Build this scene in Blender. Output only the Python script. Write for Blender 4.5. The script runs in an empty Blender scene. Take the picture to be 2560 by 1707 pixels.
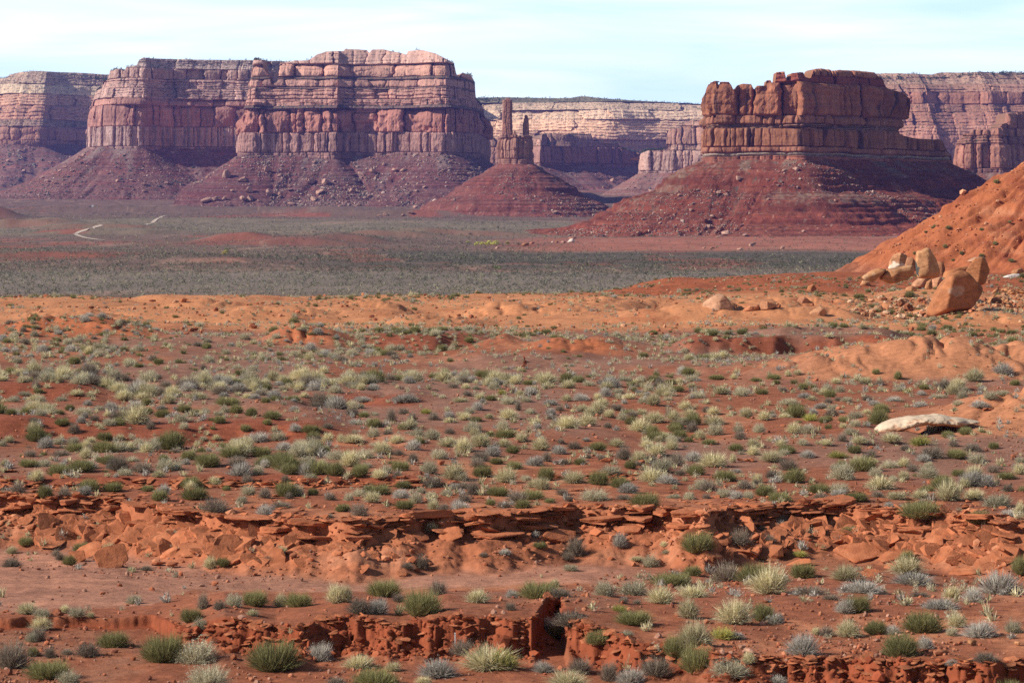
import bpy, math, random
import numpy as np
# ------------------------------------------------------------------ camera, light, exposure
scene = bpy.context.scene
COL = scene.collection
K = 2.0            # metres per layout unit
F = 7100.0         # focal length in photo pixels (2560 wide)
CX, HZ = 1280.0, 523.0   # photo column straight ahead, photo row of eye level
R = math.radians

cam_d = bpy.data.cameras.new('camera')
cam_d.sensor_width = 36.0
cam_d.lens = 36.0 * F / 2560.0
cam_d.clip_start = 1.0
cam_d.clip_end = 60000.0
cam_d.shift_y = (HZ - 853.5) / 2560.0
cam_d.dof.use_dof = True
cam_d.dof.focus_distance = 330.0
cam_d.dof.aperture_fstop = 3.2
cam = bpy.data.objects.new('camera', cam_d)
cam.location = (0, 0, 0)
cam.rotation_euler = (R(90), 0, 0)
COL.objects.link(cam)
scene.camera = cam

SUN_EL, SUN_BEHIND = 32.0, 12.0      # degrees: elevation; how far behind the picture plane, on the left
sun_d = bpy.data.lights.new('sun', 'SUN')
sun_d.energy = 5.0
sun_d.angle = R(0.53)
sun_d.color = (1.0, 0.93, 0.83)
sun = bpy.data.objects.new('sun', sun_d)
sx = -math.cos(R(SUN_EL)) * math.cos(R(SUN_BEHIND))
sy = -math.cos(R(SUN_EL)) * math.sin(R(SUN_BEHIND))
sz = math.sin(R(SUN_EL))
from mathutils import Vector, Euler, Matrix
sun.rotation_euler = Vector((sx, sy, sz)).to_track_quat('Z', 'Y').to_euler()
sun.location = (-300, -60, 300)
COL.objects.link(sun)

world = bpy.data.worlds.new('World')
scene.world = world
world.use_nodes = True
wn, wl = world.node_tree.nodes, world.node_tree.links
wn.clear()
out = wn.new('ShaderNodeOutputWorld')
bg = wn.new('ShaderNodeBackground')
bg.inputs['Strength'].default_value = 0.05
sky = wn.new('ShaderNodeTexSky')
sky.sky_type = 'NISHITA'
sky.sun_disc = False
sky.sun_elevation = R(SUN_EL)
sky.sun_rotation = R(-(90 + SUN_BEHIND))
sky.altitude = 1500
sky.air_density = 1.0
sky.dust_density = 0.6
sky.ozone_density = 1.6
# thin veil of cirrus drawn in the sky itself (by direction)
tc = wn.new('ShaderNodeTexCoord')
mp = wn.new('ShaderNodeMapping'); mp.inputs['Scale'].default_value = (4.5, 4.5, 46.0)
mp.inputs['Rotation'].default_value = (0, R(7), 0)
ns = wn.new('ShaderNodeTexNoise'); ns.inputs['Scale'].default_value = 1.5; ns.inputs['Detail'].default_value = 5.0; ns.inputs['Distortion'].default_value = 0.4
rp = wn.new('ShaderNodeMapRange'); rp.inputs['From Min'].default_value = 0.36; rp.inputs['From Max'].default_value = 0.66
rp.inputs['To Min'].default_value = 0.0; rp.inputs['To Max'].default_value = 1.0
mx = wn.new('ShaderNodeMix'); mx.data_type = 'RGBA'
vc = wn.new('ShaderNodeMix'); vc.data_type = 'RGBA'
vc.inputs[6].default_value = (12.2, 17.0, 21.2, 1); vc.inputs[7].default_value = (18.4, 20.9, 22.2, 1)
wl.new(vc.outputs[2], mx.inputs[7])
wl.new(tc.outputs['Generated'], mp.inputs['Vector']); wl.new(mp.outputs[0], ns.inputs['Vector'])
wl.new(ns.outputs['Fac'], rp.inputs['Value'])
# the veil is thickest low over the horizon and thins out overhead
sp_ = wn.new('ShaderNodeSeparateXYZ'); wl.new(tc.outputs['Generated'], sp_.inputs[0])
el_ = wn.new('ShaderNodeMapRange'); el_.inputs['From Min'].default_value = 0.08; el_.inputs['From Max'].default_value = 0.17
el_.inputs['To Min'].default_value = 1.0; el_.inputs['To Max'].default_value = 0.06; el_.interpolation_type = 'SMOOTHSTEP'
wl.new(sp_.outputs['Z'], el_.inputs['Value'])
ml_ = wn.new('ShaderNodeMath'); ml_.operation = 'MULTIPLY'
wl.new(rp.outputs[0], vc.inputs[0]); ml_.inputs[0].default_value = 0.96; wl.new(el_.outputs[0], ml_.inputs[1]); wl.new(ml_.outputs[0], mx.inputs[0])
wl.new(sky.outputs[0], mx.inputs[6]); wl.new(mx.outputs[2], bg.inputs['Color']); wl.new(bg.outputs[0], out.inputs['Surface'])

scene.view_settings.view_transform = 'Standard'
scene.view_settings.look = 'None'
scene.view_settings.exposure = 0.36
scene.view_settings.gamma = 1.0
scene.render.engine = 'CYCLES'
scene.cycles.use_denoising = False
scene.cycles.max_bounces = 4
scene.cycles.diffuse_bounces = 2
scene.cycles.volume_bounces = 1
scene.cycles.transparent_max_bounces = 4

# ------------------------------------------------------------------ numeric helpers
rng = np.random.default_rng(7)
_T = np.random.default_rng(99).random(65536)
def _h2(ix, iy, s):
    return _T[((ix * 73856093) ^ (iy * 19349663) ^ (s * 83492791)) & 65535]
def vnoise(x, y, s=0):
    x, y = np.broadcast_arrays(np.asarray(x, float), np.asarray(y, float))
    fx, fy = np.floor(x), np.floor(y)
    ix, iy = fx.astype(np.int64), fy.astype(np.int64)
    u, v = x - fx, y - fy
    u = u * u * (3 - 2 * u); v = v * v * (3 - 2 * v)
    a, b, c, d = _h2(ix, iy, s), _h2(ix + 1, iy, s), _h2(ix, iy + 1, s), _h2(ix + 1, iy + 1, s)
    return (a + (b - a) * u) * (1 - v) + (c + (d - c) * u) * v * 1.0 if False else (a * (1 - u) + b * u) * (1 - v) + (c * (1 - u) + d * u) * v
def fbm(x, y, s=0, o=4, g=0.5):
    t, a, n = 0.0, 1.0, 0.0
    for i in range(o):
        t = t + a * (vnoise(x * 2 ** i + 17.3 * i, y * 2 ** i - 9.1 * i, s + i) - 0.5)
        n += a; a *= g
    return t * 2 / n            # about -1..1
def ridged(x, y, s=0, o=3):
    t, a, n = 0.0, 1.0, 0.0
    for i in range(o):
        t = t + a * (1 - np.abs(2 * vnoise(x * 2 ** i + 3.7 * i, y * 2 ** i + 5.1 * i, s + i) - 1))
        n += a; a *= 0.5
    return t / n                # 0..1
def fbm3(p, s=0, o=3):
    return (fbm(p[..., 0] + 0.37 * p[..., 2], p[..., 1] - 0.21 * p[..., 2], s, o) + fbm(p[..., 1] + 5 + 0.3 * p[..., 0], p[..., 2] + 0.17 * p[..., 1], s + 9, o)
            + fbm(p[..., 2] + 11 - 0.3 * p[..., 1], p[..., 0] + 3, s + 19, o)) / 2.0
def sstep(x, a, b):
    t = np.clip((x - a) / (b - a), 0, 1)
    return t * t * (3 - 2 * t)
def bump(x, a, b, c, d):
    return sstep(x, a, b) * (1 - sstep(x, c, d))
def gau(x, m, w):
    return np.exp(-((x - m) / w) ** 2)
def lerp_pts(x, pts):
    p = np.array(pts, float)
    return np.interp(x, p[:, 0], p[:, 1])
def pchip(x, xp, yp):
    xp, yp = np.asarray(xp, float), np.asarray(yp, float)
    h = np.diff(xp); dl = np.diff(yp) / h
    m = np.zeros_like(yp)
    for i in range(1, len(xp) - 1):
        if dl[i - 1] * dl[i] > 0:
            w1, w2 = 2 * h[i] + h[i - 1], h[i] + 2 * h[i - 1]
            m[i] = (w1 + w2) / (w1 / dl[i - 1] + w2 / dl[i])
    m[0], m[-1] = dl[0], dl[-1]
    k = np.clip(np.searchsorted(xp, x) - 1, 0, len(h) - 1)
    t = np.clip((x - xp[k]) / h[k], 0, 1)
    t2, t3 = t * t, t * t * t
    return yp[k] * (2 * t3 - 3 * t2 + 1) + h[k] * m[k] * (t3 - 2 * t2 + t) + yp[k + 1] * (3 * t2 - 2 * t3) + h[k] * m[k + 1] * (t3 - t2)

# ------------------------------------------------------------------ scene helpers
def tag(o, label=None, cat=None, group=None, kind=None):
    if label: o['label'] = label
    if cat: o['category'] = cat
    if group: o['group'] = group
    if kind or cat: o['kind'] = kind or 'thing'
    return o
def mesh_from(name, V, faces, col=None, smooth=False, mat=None):
    """faces: (n,k) int array or list of such arrays; col: per-vertex rgb"""
    me = bpy.data.meshes.new(name)
    V = np.asarray(V, np.float32)
    if not isinstance(faces, list): faces = [faces]
    faces = [np.asarray(f, np.int32) for f in faces if len(f)]
    me.vertices.add(len(V)); me.vertices.foreach_set('co', V.ravel())
    nl = sum(f.size for f in faces); nf = sum(len(f) for f in faces)
    me.loops.add(nl); me.polygons.add(nf)
    me.loops.foreach_set('vertex_index', np.concatenate([f.ravel() for f in faces]))
    tot = np.concatenate([np.full(len(f), f.shape[1], np.int32) for f in faces])
    st = np.concatenate([[0], np.cumsum(tot)[:-1]]).astype(np.int32)
    me.polygons.foreach_set('loop_start', st)
    me.polygons.foreach_set('use_smooth', np.full(nf, smooth, bool))
    me.update(calc_edges=True)
    if col is not None:
        ca = me.color_attributes.new('Col', 'FLOAT_COLOR', 'POINT')
        c4 = np.ones((len(V), 4), np.float32); c4[:, :3] = np.clip(col, 0, 1)
        ca.data.foreach_set('color', c4.ravel())
    if mat: me.materials.append(mat)
    return me
def link(name, me, parent=None, loc=None):
    o = bpy.data.objects.new(name, me)
    COL.objects.link(o)
    if parent is not None: o.parent = parent
    if loc is not None: o.location = loc
    return o
def grid_faces(nr, nc, off=0):
    a = (np.arange(nr - 1)[:, None] * nc + np.arange(nc - 1)[None]).ravel() + off
    return np.stack([a, a + 1, a + nc + 1, a + nc], 1)

# ------------------------------------------------------------------ materials
def mat_col(name, scale=1.0, var=0.35, bump_s=0.4, bump_scale=3.0, bump_d=0.05, rough=0.95, objrand=0.0, fine=None, stretch=None):
    m = bpy.data.materials.new(name); m.use_nodes = True
    n, l = m.node_tree.nodes, m.node_tree.links
    b = n['Principled BSDF']; b.inputs['Roughness'].default_value = rough
    b.inputs['Specular IOR Level'].default_value = 0.15
    at = n.new('ShaderNodeAttribute'); at.attribute_name = 'Col'
    ge = n.new('ShaderNodeNewGeometry')
    src = ge.outputs['Position']
    if stretch:
        mp = n.new('ShaderNodeMapping'); mp.inputs['Scale'].default_value = stretch
        l.new(src, mp.inputs['Vector']); src = mp.outputs[0]
    nz = n.new('ShaderNodeTexNoise'); nz.inputs['Scale'].default_value = scale; nz.inputs['Detail'].default_value = 6; nz.inputs['Roughness'].default_value = 0.65
    l.new(src, nz.inputs['Vector'])
    mr = n.new('ShaderNodeMapRange'); mr.inputs['From Min'].default_value = 0.3; mr.inputs['From Max'].default_value = 0.7
    mr.inputs['To Min'].default_value = 1 - var; mr.inputs['To Max'].default_value = 1 + var
    l.new(nz.outputs['Fac'], mr.inputs['Value'])
    fac = mr.outputs[0]
    if objrand:
        oi = n.new('ShaderNodeObjectInfo')
        m2 = n.new('ShaderNodeMapRange'); m2.inputs['To Min'].default_value = 1 - objrand; m2.inputs['To Max'].default_value = 1 + objrand
        l.new(oi.outputs['Random'], m2.inputs['Value'])
        mm = n.new('ShaderNodeMath'); mm.operation = 'MULTIPLY'
        l.new(fac, mm.inputs[0]); l.new(m2.outputs[0], mm.inputs[1]); fac = mm.outputs[0]
    vm = n.new('ShaderNodeVectorMath'); vm.operation = 'SCALE'
    l.new(at.outputs['Color'], vm.inputs[0]); l.new(fac, vm.inputs['Scale'])
    l.new(vm.outputs[0], b.inputs['Base Color'])
    if bump_s:
        nb = n.new('ShaderNodeTexNoise'); nb.inputs['Scale'].default_value = bump_scale; nb.inputs['Detail'].default_value = 7; nb.inputs['Roughness'].default_value = 0.7
        l.new(src, nb.inputs['Vector'])
        bu = n.new('ShaderNodeBump'); bu.inputs['Strength'].default_value = bump_s; bu.inputs['Distance'].default_value = bump_d
        l.new(nb.outputs['Fac'], bu.inputs['Height']); l.new(bu.outputs[0], b.inputs['Normal'])
    return m
def mat_plain(name, c, rough=0.5):
    m = bpy.data.materials.new(name); m.use_nodes = True
    n, l = m.node_tree.nodes, m.node_tree.links
    b = n['Principled BSDF']; b.inputs['Roughness'].default_value = rough
    nz = n.new('ShaderNodeTexNoise'); nz.inputs['Scale'].default_value = 8
    mr = n.new('ShaderNodeMapRange'); mr.inputs['To Min'].default_value = 0.85; mr.inputs['To Max'].default_value = 1.1
    l.new(nz.outputs['Fac'], mr.inputs['Value'])
    vm = n.new('ShaderNodeVectorMath'); vm.operation = 'SCALE'; vm.inputs[0].default_value = c
    l.new(mr.outputs[0], vm.inputs['Scale']); l.new(vm.outputs[0], b.inputs['Base Color'])
    return m
M_GROUND = mat_col('desert_ground', 2.2, 0.28, 0.55, 5.0, 0.10)
M_CLIFF = mat_col('cliff_rock', 0.22, 0.22, 0.6, 0.25, 1.2, stretch=(1, 1, 0.7))
M_TALUS = mat_col('talus_earth', 0.25, 0.3, 0.7, 0.35, 1.5)
M_ROCK = mat_col('sandstone', 1.3, 0.25, 0.6, 2.5, 0.12, objrand=0.12)
M_RUBBLE = mat_col('rubble_stone', 1.0, 0.25, 0.0, objrand=0.0)
M_LEAF = mat_col('shrub_foliage', 6.0, 0.2, 0.0, rough=0.8, objrand=0.22)
def translucent(m, f):
    n, l = m.node_tree.nodes, m.node_tree.links
    b = n['Principled BSDF']; o = n['Material Output']
    t = n.new('ShaderNodeBsdfTranslucent'); x = n.new('ShaderNodeMixShader'); x.inputs[0].default_value = f
    l.new(b.inputs['Base Color'].links[0].from_socket, t.inputs['Color'])
    l.new(b.outputs[0], x.inputs[1]); l.new(t.outputs[0], x.inputs[2]); l.new(x.outputs[0], o.inputs['Surface'])
translucent(M_LEAF, .26)
M_TREE = mat_col('tree_leaves', 2.0, 0.2, 0.0, rough=0.8)
M_BARK = mat_plain('bark', (0.16, 0.11, 0.08), 0.9)
M_ROAD = mat_col('gravel_road', 0.4, 0.12, 0.2, 1.0, 0.1)
# ------------------------------------------------------------------ the ground, as one height function of bearing and distance
_common = [(8, 4600), (25, 2450), (41, 1707), (46.5, 1578), (53, 1492), (59.3, 1422), (60.0, 1392), (61.0, 1344), (61.75, 1314), (61.97, 1276), (69, 1200), (80, 1100), (97, 1000), (125, 900), (160, 830), (190, 790)]
_far = [(800, 660), (1100, 620), (1600, 580), (2000, 552), (2600, 522), (3000, 502), (3400, 484), (4500, 462), (7000, 440)]
_cols = [
    (1050, [(232, 747), (300, 812), (480, 742), (600, 700)]),
    (1300, [(232, 748), (268, 733), (310, 770), (480, 742), (600, 700)]),
    (1700, [(235, 745), (290, 712), (335, 690), (400, 745), (500, 735), (610, 697)]),
    (2100, [(235, 745), (290, 705), (345, 681), (410, 715), (500, 733), (610, 697)]),
    (2560, [(235, 742), (300, 695), (345, 680), (410, 700), (500, 733), (610, 697)]),
]
_tabs = []
for _p, _t in _cols:
    a = np.array(_common + _t + _far, float)
    _tabs.append((_p, np.log(a[:, 0]), -(a[:, 1] - HZ) / F * a[:, 0]))
RIM_PY = [(-900, 1230), (0, 1236), (300, 1250), (560, 1288), (850, 1300), (1200, 1288), (1500, 1266), (1660, 1268), (1760, 1290), (1900, 1262), (2100, 1262), (2300, 1280), (2560, 1305), (3500, 1330)]
def rim_y(px):
    py = lerp_pts(px, RIM_PY) + 8 * fbm(px / 90.0, 0 * px, 41, 3)
    return 62.0 + (1276 - py) * 0.085
def bank_y(px):
    y = lerp_pts(px, [(-1500, 46.6), (380, 46.6), (470, 43.9), (700, 43.6), (1330, 43.5), (1365, 45.8), (1400, 46.2), (1420, 43.2), (1600, 41.6), (1900, 40.4), (2200, 40.0), (2560, 39.8), (4000, 39)])
    return y + (0.3 + .45 * sstep(px, 420, 600)) * fbm(px / 95.0, 0 * px + 3, 43, 4)
def gz(px, Y, detail=True):
    px, Y = np.broadcast_arrays(np.asarray(px, float), np.asarray(Y, float))
    X = (px - CX) / F * Y
    sh = (rim_y(px) - 62.0) * bump(Y, 50, 58, 66, 84)
    lY = np.log(np.clip(Y - sh, 8.01, 6999))
    zs = [pchip(lY, t[1], t[2]) for t in _tabs]
    z = zs[0].copy()
    for i in range(1, len(_tabs)):
        w = sstep(px, _tabs[i - 1][0], _tabs[i][0])
        z = z * (1 - w) + zs[i] * w if i == 1 else np.where(px > _tabs[i - 1][0], zs[i - 1] * (1 - w) + zs[i] * w, z)
    # foreground terrace above the wash, with its eroded bank
    by = bank_y(px)
    ht = lerp_pts(px, [(300, .17), (400, .2), (480, .34), (560, .52), (690, .40), (860, .52), (1000, .46), (1120, .58), (1330, .54), (1380, .6), (1600, .42), (1900, .36), (2560, .4)])
    bw = lerp_pts(px, [(350, .12), (480, .5), (1400, .5), (1600, .9), (2000, .45)])
    ter = sstep(Y, by, by + bw)
    edge = np.exp(-np.abs(Y - by - bw * .5) / .7)
    if detail:
        ter = 0.0
        for i_, wt in enumerate((.26, .30, .26, .18)):
            o_ = (i_ - .6) * .12 + .15 * (_h2(np.floor(px / (26.0 + 7 * i_) + .8 * fbm(px / 40.0, 0 * px, 307 + i_, 2)).astype(np.int64), 0 * px.astype(np.int64) + i_, 309) - .5) + .06 * fbm(px / 55.0 + 7.7 * i_, 0 * px, 301 + i_, 3) + .012 * fbm(px / 6.0, 0 * px + i_, 305, 2)
            o_ = o_ * sstep(px, 380, 480)
            ter = ter + wt * sstep(Y, by + .15 + o_, by + .15 + o_ + .10)
        apr = np.clip(.22 + .5 * fbm(px / 70.0, 0 * px, 311, 3), 0, .5) * sstep(px, 400, 500)
        ter = np.clip(np.maximum(ter, apr * sstep(Y, by - 1.1, by + .25)), 0, 1)
    z = z + ht * ter * (1 - sstep(Y, 45.5, 56.0))
    if detail:
        z = z + edge * (0.05 * (ridged(X * 2.2 + .6 * fbm(X, Y, 3, 2), Y * 3.4, 51, 3) - .55) + .05 * fbm(X * 7, Y * 9, 57, 2)) * sstep(px, 380, 480) * (Y < 60)
    # thin ledges on the bench above the slab scarp and small red scarps farther back
    for (p0, p1, y0, h, w, wig) in [(-300, 1160, 67.6, .13, .35, .5), (-300, 900, 80.6, .30, 1.6, 1.2), (700, 1120, 95.5, .22, 1.4, 1.0), (-200, 330, 97, .30, 2.0, 1.0), (1380, 1700, 69.5, .1, .3, .4), (300, 820, 88.5, .18, .8, .7),
                                  (1250, 1620, 77.5, .12, .8, .7), (150, 560, 104.0, .2, 1.5, 1.0), (1640, 2330, 133, .75, .9, 1.8), (1750, 2360, 139, .3, .8, 1.5), (850, 1290, 141, .45, 3, 2), (1100, 1500, 121, .3, 2.0, 1.5)]:
        yl = y0 + wig * fbm(px / 130.0, 0 * px, int(y0 * 10), 3)
        m = bump(px, p0, p0 + 120, p1 - 140, p1)
        z = z + m * h * (sstep(Y, yl, yl + w) - sstep(Y, yl + w, yl + 14 + w * 3) * 0.9)
        z = z - m * h * 0.35 * gau(Y, yl - .5 * w, 1.2 * w)
    # mounds
    for (pc, pw, yc, yw0, yw1, h) in [(2360, 430, 113.0, 3.6, 10, 1.45), (2640, 300, 87, 5.0, 6, 1.15), (110, 150, 152, 4, 7, .95), (300, 120, 150, 4, 7, .7), (770, 110, 143, 3.5, 6, .85), (1450, 130, 132, 3.5, 6, .85), (1250, 60, 137, 2.5, 4, .6),
                                      (1560, 90, 139, 3, 4, .3), (560, 160, 146, 4, 6, .3), (2150, 400, 205, 7, 12, .8), (1250, 280, 196, 6, 9, .9), (500, 180, 208, 6, 9, .8), (1750, 220, 184, 5, 8, .9), (930, 150, 203, 4, 8, .8), (2480, 180, 171, 5, 8, .8), (1500, 200, 212, 5, 7, .7), (700, 160, 190, 4, 7, .6), (1080, 150, 178, 4, 6, .7), (200, 160, 185, 4, 7, .6), (2050, 150, 182, 4, 6, .7)]:
        d = np.abs((px - pc) / pw)
        e = np.where(Y < yc, (yc - Y) / yw0, (Y - yc) / yw1)
        r2 = d ** 2.4 + np.abs(e) ** 2.0
        z = z + h * np.exp(-r2 * 1.1) * (1 + .25 * fbm(X / 2.2, Y / 2.2, 77, 3) - .55 * ridged(X / 1.5 + .6 * fbm(X / 2, Y / 2, 79, 2), Y / 6, 78, 3) ** 3)
    z = z - .55 * np.exp(-((px - 2265) / 55) ** 2 - ((Y - 84.3) / 1.3) ** 2)
    for (pc, pw, yc, yw, h) in [(1095, 75, 199, 8, 1.7), (1665, 80, 205, 8, 1.4), (2060, 90, 216, 8, .8), (380, 90, 215, 8, .4), (880, 70, 182, 6, .45)]:
        z = z - h * np.exp(-((px - pc) / pw) ** 2 - ((Y - yc) / yw) ** 2)
    if detail:
        nr = bump(Y, 150, 185, 260, 380)
        z = z + nr * (.4 * fbm(X / 14 + .3 * Y / 14, Y / 20, 11, 3) + .75 * (.35 - ridged(X / 11 + .6 * fbm(X / 9, Y / 12, 16, 2), Y / 13, 15, 3) ** 2) + .07 * fbm(X / 1.5, Y / 1.5, 13, 2))
        mid = bump(Y, 62, 75, 150, 200)
        z = z + mid * (.15 * fbm(X / 5, Y / 8, 21, 3) + .3 * (.3 - ridged(X / 9 + .5 * fbm(X / 5, Y / 7, 22, 2), Y / 8, 24, 3) ** 3) + .045 * fbm(X / .8, Y / .8, 23, 2))
        nearm = 1 - sstep(Y, 60, 75)
        z = z + nearm * (.06 * fbm(X / 1.6, Y / 1.8, 31, 3) + .022 * fbm(X * 3.2, Y * 3.2, 33, 3))
        scarp = bump(Y - sh, 59.2, 60.0, 61.6, 62.0)
        z = z + scarp * (.04 * (ridged(X * .8 + .7 * fbm(X * .7, Y, 34, 2), Y * .5, 35, 3) - .5) + .07 * (.4 - ridged(X * 2.2 + .5 * fbm(X, Y, 38, 2), Y * .6, 39, 3) ** 2) + .06 * fbm(X * 3.5, Y * 3.5, 37, 4))
        rr = sstep(px, 1150, 1500) * bump(Y, 235, 265, 350, 420)
        z = z + rr * (.35 * fbm(X / 12, Y / 14, 61, 3) - .7 * ridged(X / 9, Y / 14, 62, 3) ** 2)
    # the tall orange hill on the right
    ax, ay, zt = 110.0, 430.0, 24.0
    dx, dy = X - ax, Y - ay
    d = np.hypot(dx, dy * np.where(dy > 0, .75, 1.0))
    ang = np.arctan2(dy, dx)
    hill = zt - .56 * d - .0006 * d * d * 0
    if detail:
        rill = .35 - ridged(ang * 15 + .7 * fbm(X / 10, Y / 10, 71, 2), d / 45, 72, 4) ** 3
        hill = hill + np.clip(d / 40, .3, 1) * 2.6 * rill + 1.3 * fbm(X / 4.2, Y / 4.2, 73, 6)
        hill = hill + .5 * (sstep(hill + .5 * fbm(X / 9, Y / 9, 75, 2), -0.3, .3) - .5) + .4 * (sstep(hill, 1.3, 1.7) - .5)
    hill = np.where(Y > 250, hill, -99)
    k = 1.2
    mxz = np.maximum(z, hill)
    z = mxz + k * .25 * np.clip(1 - np.abs(z - hill) / k, 0, 1) ** 2
    # valley floor relief
    v = sstep(Y, 430, 620)
    if detail:
        z = z + v * (1.3 * fbm(X / 120, Y / 260, 81, 3) * sstep(Y, 600, 1200) + .25 * fbm(X / 25, Y / 40, 83, 2))
        # low red knolls whose banks face the camera
        for (pc, pw, yc, h) in [(590, 80, 1240, 3.2), (760, 120, 1180, 2.6), (880, 90, 1230, 2.4), (980, 120, 1420, 2.6), (300, 180, 1500, 2.0), (60, 130, 1750, 4.5), (250, 160, 1690, 3.0), (1150, 160, 1500, 2.2), (450, 240, 1900, 2.6), (100, 200, 900, 1.2), (500, 160, 820, 1.0), (700, 250, 2350, 5.0), (300, 250, 2450, 4.0), (1000, 260, 2200, 4.0), (-50, 95, 2100, 9.0)]:
            dd = np.abs((px - pc) / pw)
            fr = sstep(Y, yc - 9 - h * 2, yc) * (1 - sstep(Y, yc + 20, yc + 220))
            z = z + h * np.exp(-dd ** 3) * fr * (1 + .3 * fbm(X / 15, Y / 15, 85, 2))
    return z
def P_of(px, Y, z): return np.stack([(px - CX) / F * Y, Y + 0 * px, z], -1)
_ry = np.concatenate([np.arange(36, 240, .25), np.geomspace(240, 3300, 900)])
def ground_hit(px, py):
    """world point (layout units) where the ground is seen at a place of the photo"""
    zz = gz(np.full_like(_ry, px), _ry)
    sp = HZ - F * zz / _ry
    k = np.argmax(sp <= py)
    k = max(k, 1)
    a = (sp[k - 1] - py) / max(sp[k - 1] - sp[k], 1e-6)
    a = min(max(a, 0), 1)
    Yh = _ry[k - 1] + a * (_ry[k] - _ry[k - 1])
    return (px - CX) / F * Yh, Yh, float(gz(np.array([px]), np.array([Yh]))[0])
def gzX(X, Y):
    return gz(CX + F * X / Y, Y)

def mixc(a, b, w):
    return a * (1 - w[..., None]) + np.asarray(b, float) * w[..., None]
def ground_color(px, Y, z):
    X = (px - CX) / F * Y
    pyf = HZ - F * z / Y
    c = np.zeros(px.shape + (3,)) + np.array([.275, .092, .046])
    n1 = fbm(X / 3, Y / 4, 101, 4); n2 = fbm(X / .5, Y / .6, 103, 3); n3 = fbm(X / 12, Y / 22, 105, 3)
    c = mixc(c, [.41, .165, .085], sstep(n1 + .4 * n2, -.15, .55))
    c = mixc(c, [.175, .078, .052], sstep(n3 + .5 * n2 + .5 * n1, .0, .7) * .75)
    # gravelly grey-brown lag
    c = mixc(c, [.25, .13, .092], bump(Y, 64, 74, 150, 165) * sstep(fbm(X / 6, Y / 11, 107, 3), -.2, .35) * .8)
    # pale track below the scarp
    tr0 = lerp_pts(px, [(0, 47.5), (380, 49.5), (480, 54.5), (1300, 55.5), (1700, 56)])
    tr1 = 59.5 + (rim_y(px) - 62)
    tm = bump(Y, tr0, tr0 + .8, tr1 - .8, tr1 + .6) * (1 - sstep(px, 1450, 1850))
    c = mixc(c, [.37, .175, .115], tm * (.85 + .15 * n1))
    c = mixc(c, [.44, .20, .125], tm * sstep(fbm(X / 9, Y * 1.1, 109, 3), .05, .35) * .8)
    # scarp face
    sm = bump(Y, tr1 - .4, tr1 + .6, rim_y(px) - .1, rim_y(px) + 1.5)
    c = mixc(c, [.37, .125, .058], sm * .8)
    c = mixc(c, [.45, .19, .105], sm * sstep(fbm(X / 2.2, Y / 1.5, 111, 3), .0, .5) * .7)
    # red banks
    by = bank_y(px)
    bm = bump(Y, by - .15, by + .05, by + .55, by + .8) * sstep(px, 300, 420)
    c = mixc(c, [.235, .058, .025], np.maximum(bm, bump(Y, by - .1, by, by + .15, by + .25) * (px < 430)) * .9)
    for (p0, p1, y0, w) in [(-300, 900, 80.6, 2.2), (700, 1120, 95.5, 2), (-200, 330, 97, 2.6), (1640, 2330, 133.3, 1.2), (850, 1290, 141, 3.5), (-300, 1160, 67.6, .8)]:
        yl = y0 + (1.2 if y0 > 70 else .5) * fbm(px / 130.0, 0 * px, int(y0 * 10), 3)
        c = mixc(c, [.25, .066, .032], bump(px, p0, p0 + 120, p1 - 140, p1) * bump(Y, yl - .6 * w, yl, yl + w, yl + 1.8 * w) * .85)
    # mounds
    for (pc, pw, yc, w0, w1) in [(110, 170, 152, 6, 3), (300, 120, 150, 6, 3), (770, 120, 143, 5, 3), (1450, 150, 132, 5, 3)]:
        m = np.exp(-(np.abs((px - pc) / pw) ** 3)) * bump(Y, yc - w0, yc - w0 + 2, yc, yc + w1)
        c = mixc(c, [.40, .125, .052], m * .9)
    for (pc, pw, yc, w0, w1) in [(2400, 480, 113.5, 7, 4), (2660, 330, 87, 8, 4)]:
        m = np.exp(-(np.abs((px - pc) / pw) ** 4)) * bump(Y, yc - w0, yc - w0 + 2, yc + 2, yc + 2 + w1)
        c = mixc(c, [.45, .185, .090], m * .95)
    # orange ridge
    om = sstep(Y + 14 * n3 + 8 * fbm(px / 200, Y / 40, 121, 2), 150, 166) * (1 - sstep(Y, 300, 420))
    c = mixc(c, [.49, .205, .094], om)
    c = mixc(c, [.36, .125, .055], om * sstep(n1 + n2 * .6, .15, .7) * .8)
    rr = sstep(px, 1130, 1420) * sstep(Y + 9 * n3, 243, 262)
    c = mixc(c, [.30, .085, .036], rr * (1 - sstep(Y, 380, 440)))
    # hill
    hm = sstep(z - lerp_pts(Y, [(240, -8.2), (330, -8.2), (480, -10)]) + 0, .2, 1.8) * bump(Y, 300, 340, 640, 900) * sstep(px, 1900, 2150)
    c = mixc(c, [.335, .105, .044], hm)
    c = mixc(c, [.24, .065, .03], hm * sstep(fbm(X / 3, z / 2.2, 131, 4), .0, .5) * .8)
    c = mixc(c, [.44, .19, .10], hm * sstep(fbm(X / 5, z / 1.2, 133, 4), .2, .6) * .6)
    # valley
    v = sstep(Y, 400, 500) * (1 - hm)
    pz = fbm(X / 90, Y / 260, 141, 4)
    cv = np.zeros_like(c) + np.array([.155, .098, .075])
    fpy = np.interp(Y, [480, 600, 800, 1100, 1600, 2000, 2600, 3000], [740, 700, 660, 620, 580, 552, 522, 502])
    cv = mixc(cv, [.20, .165, .135], bump(fpy, 672, 690, 730, 742) * .7 + 0 * px)
    cv = mixc(cv, [.085, .075, .058], bump(fpy + 14 * pz, 622, 640, 662, 680) * sstep(px, 500, 1000) * .8)
    cv = mixc(cv, [.19, .155, .105], bump(fpy + 10 * pz, 545, 556, 585, 600) * .8)
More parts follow.
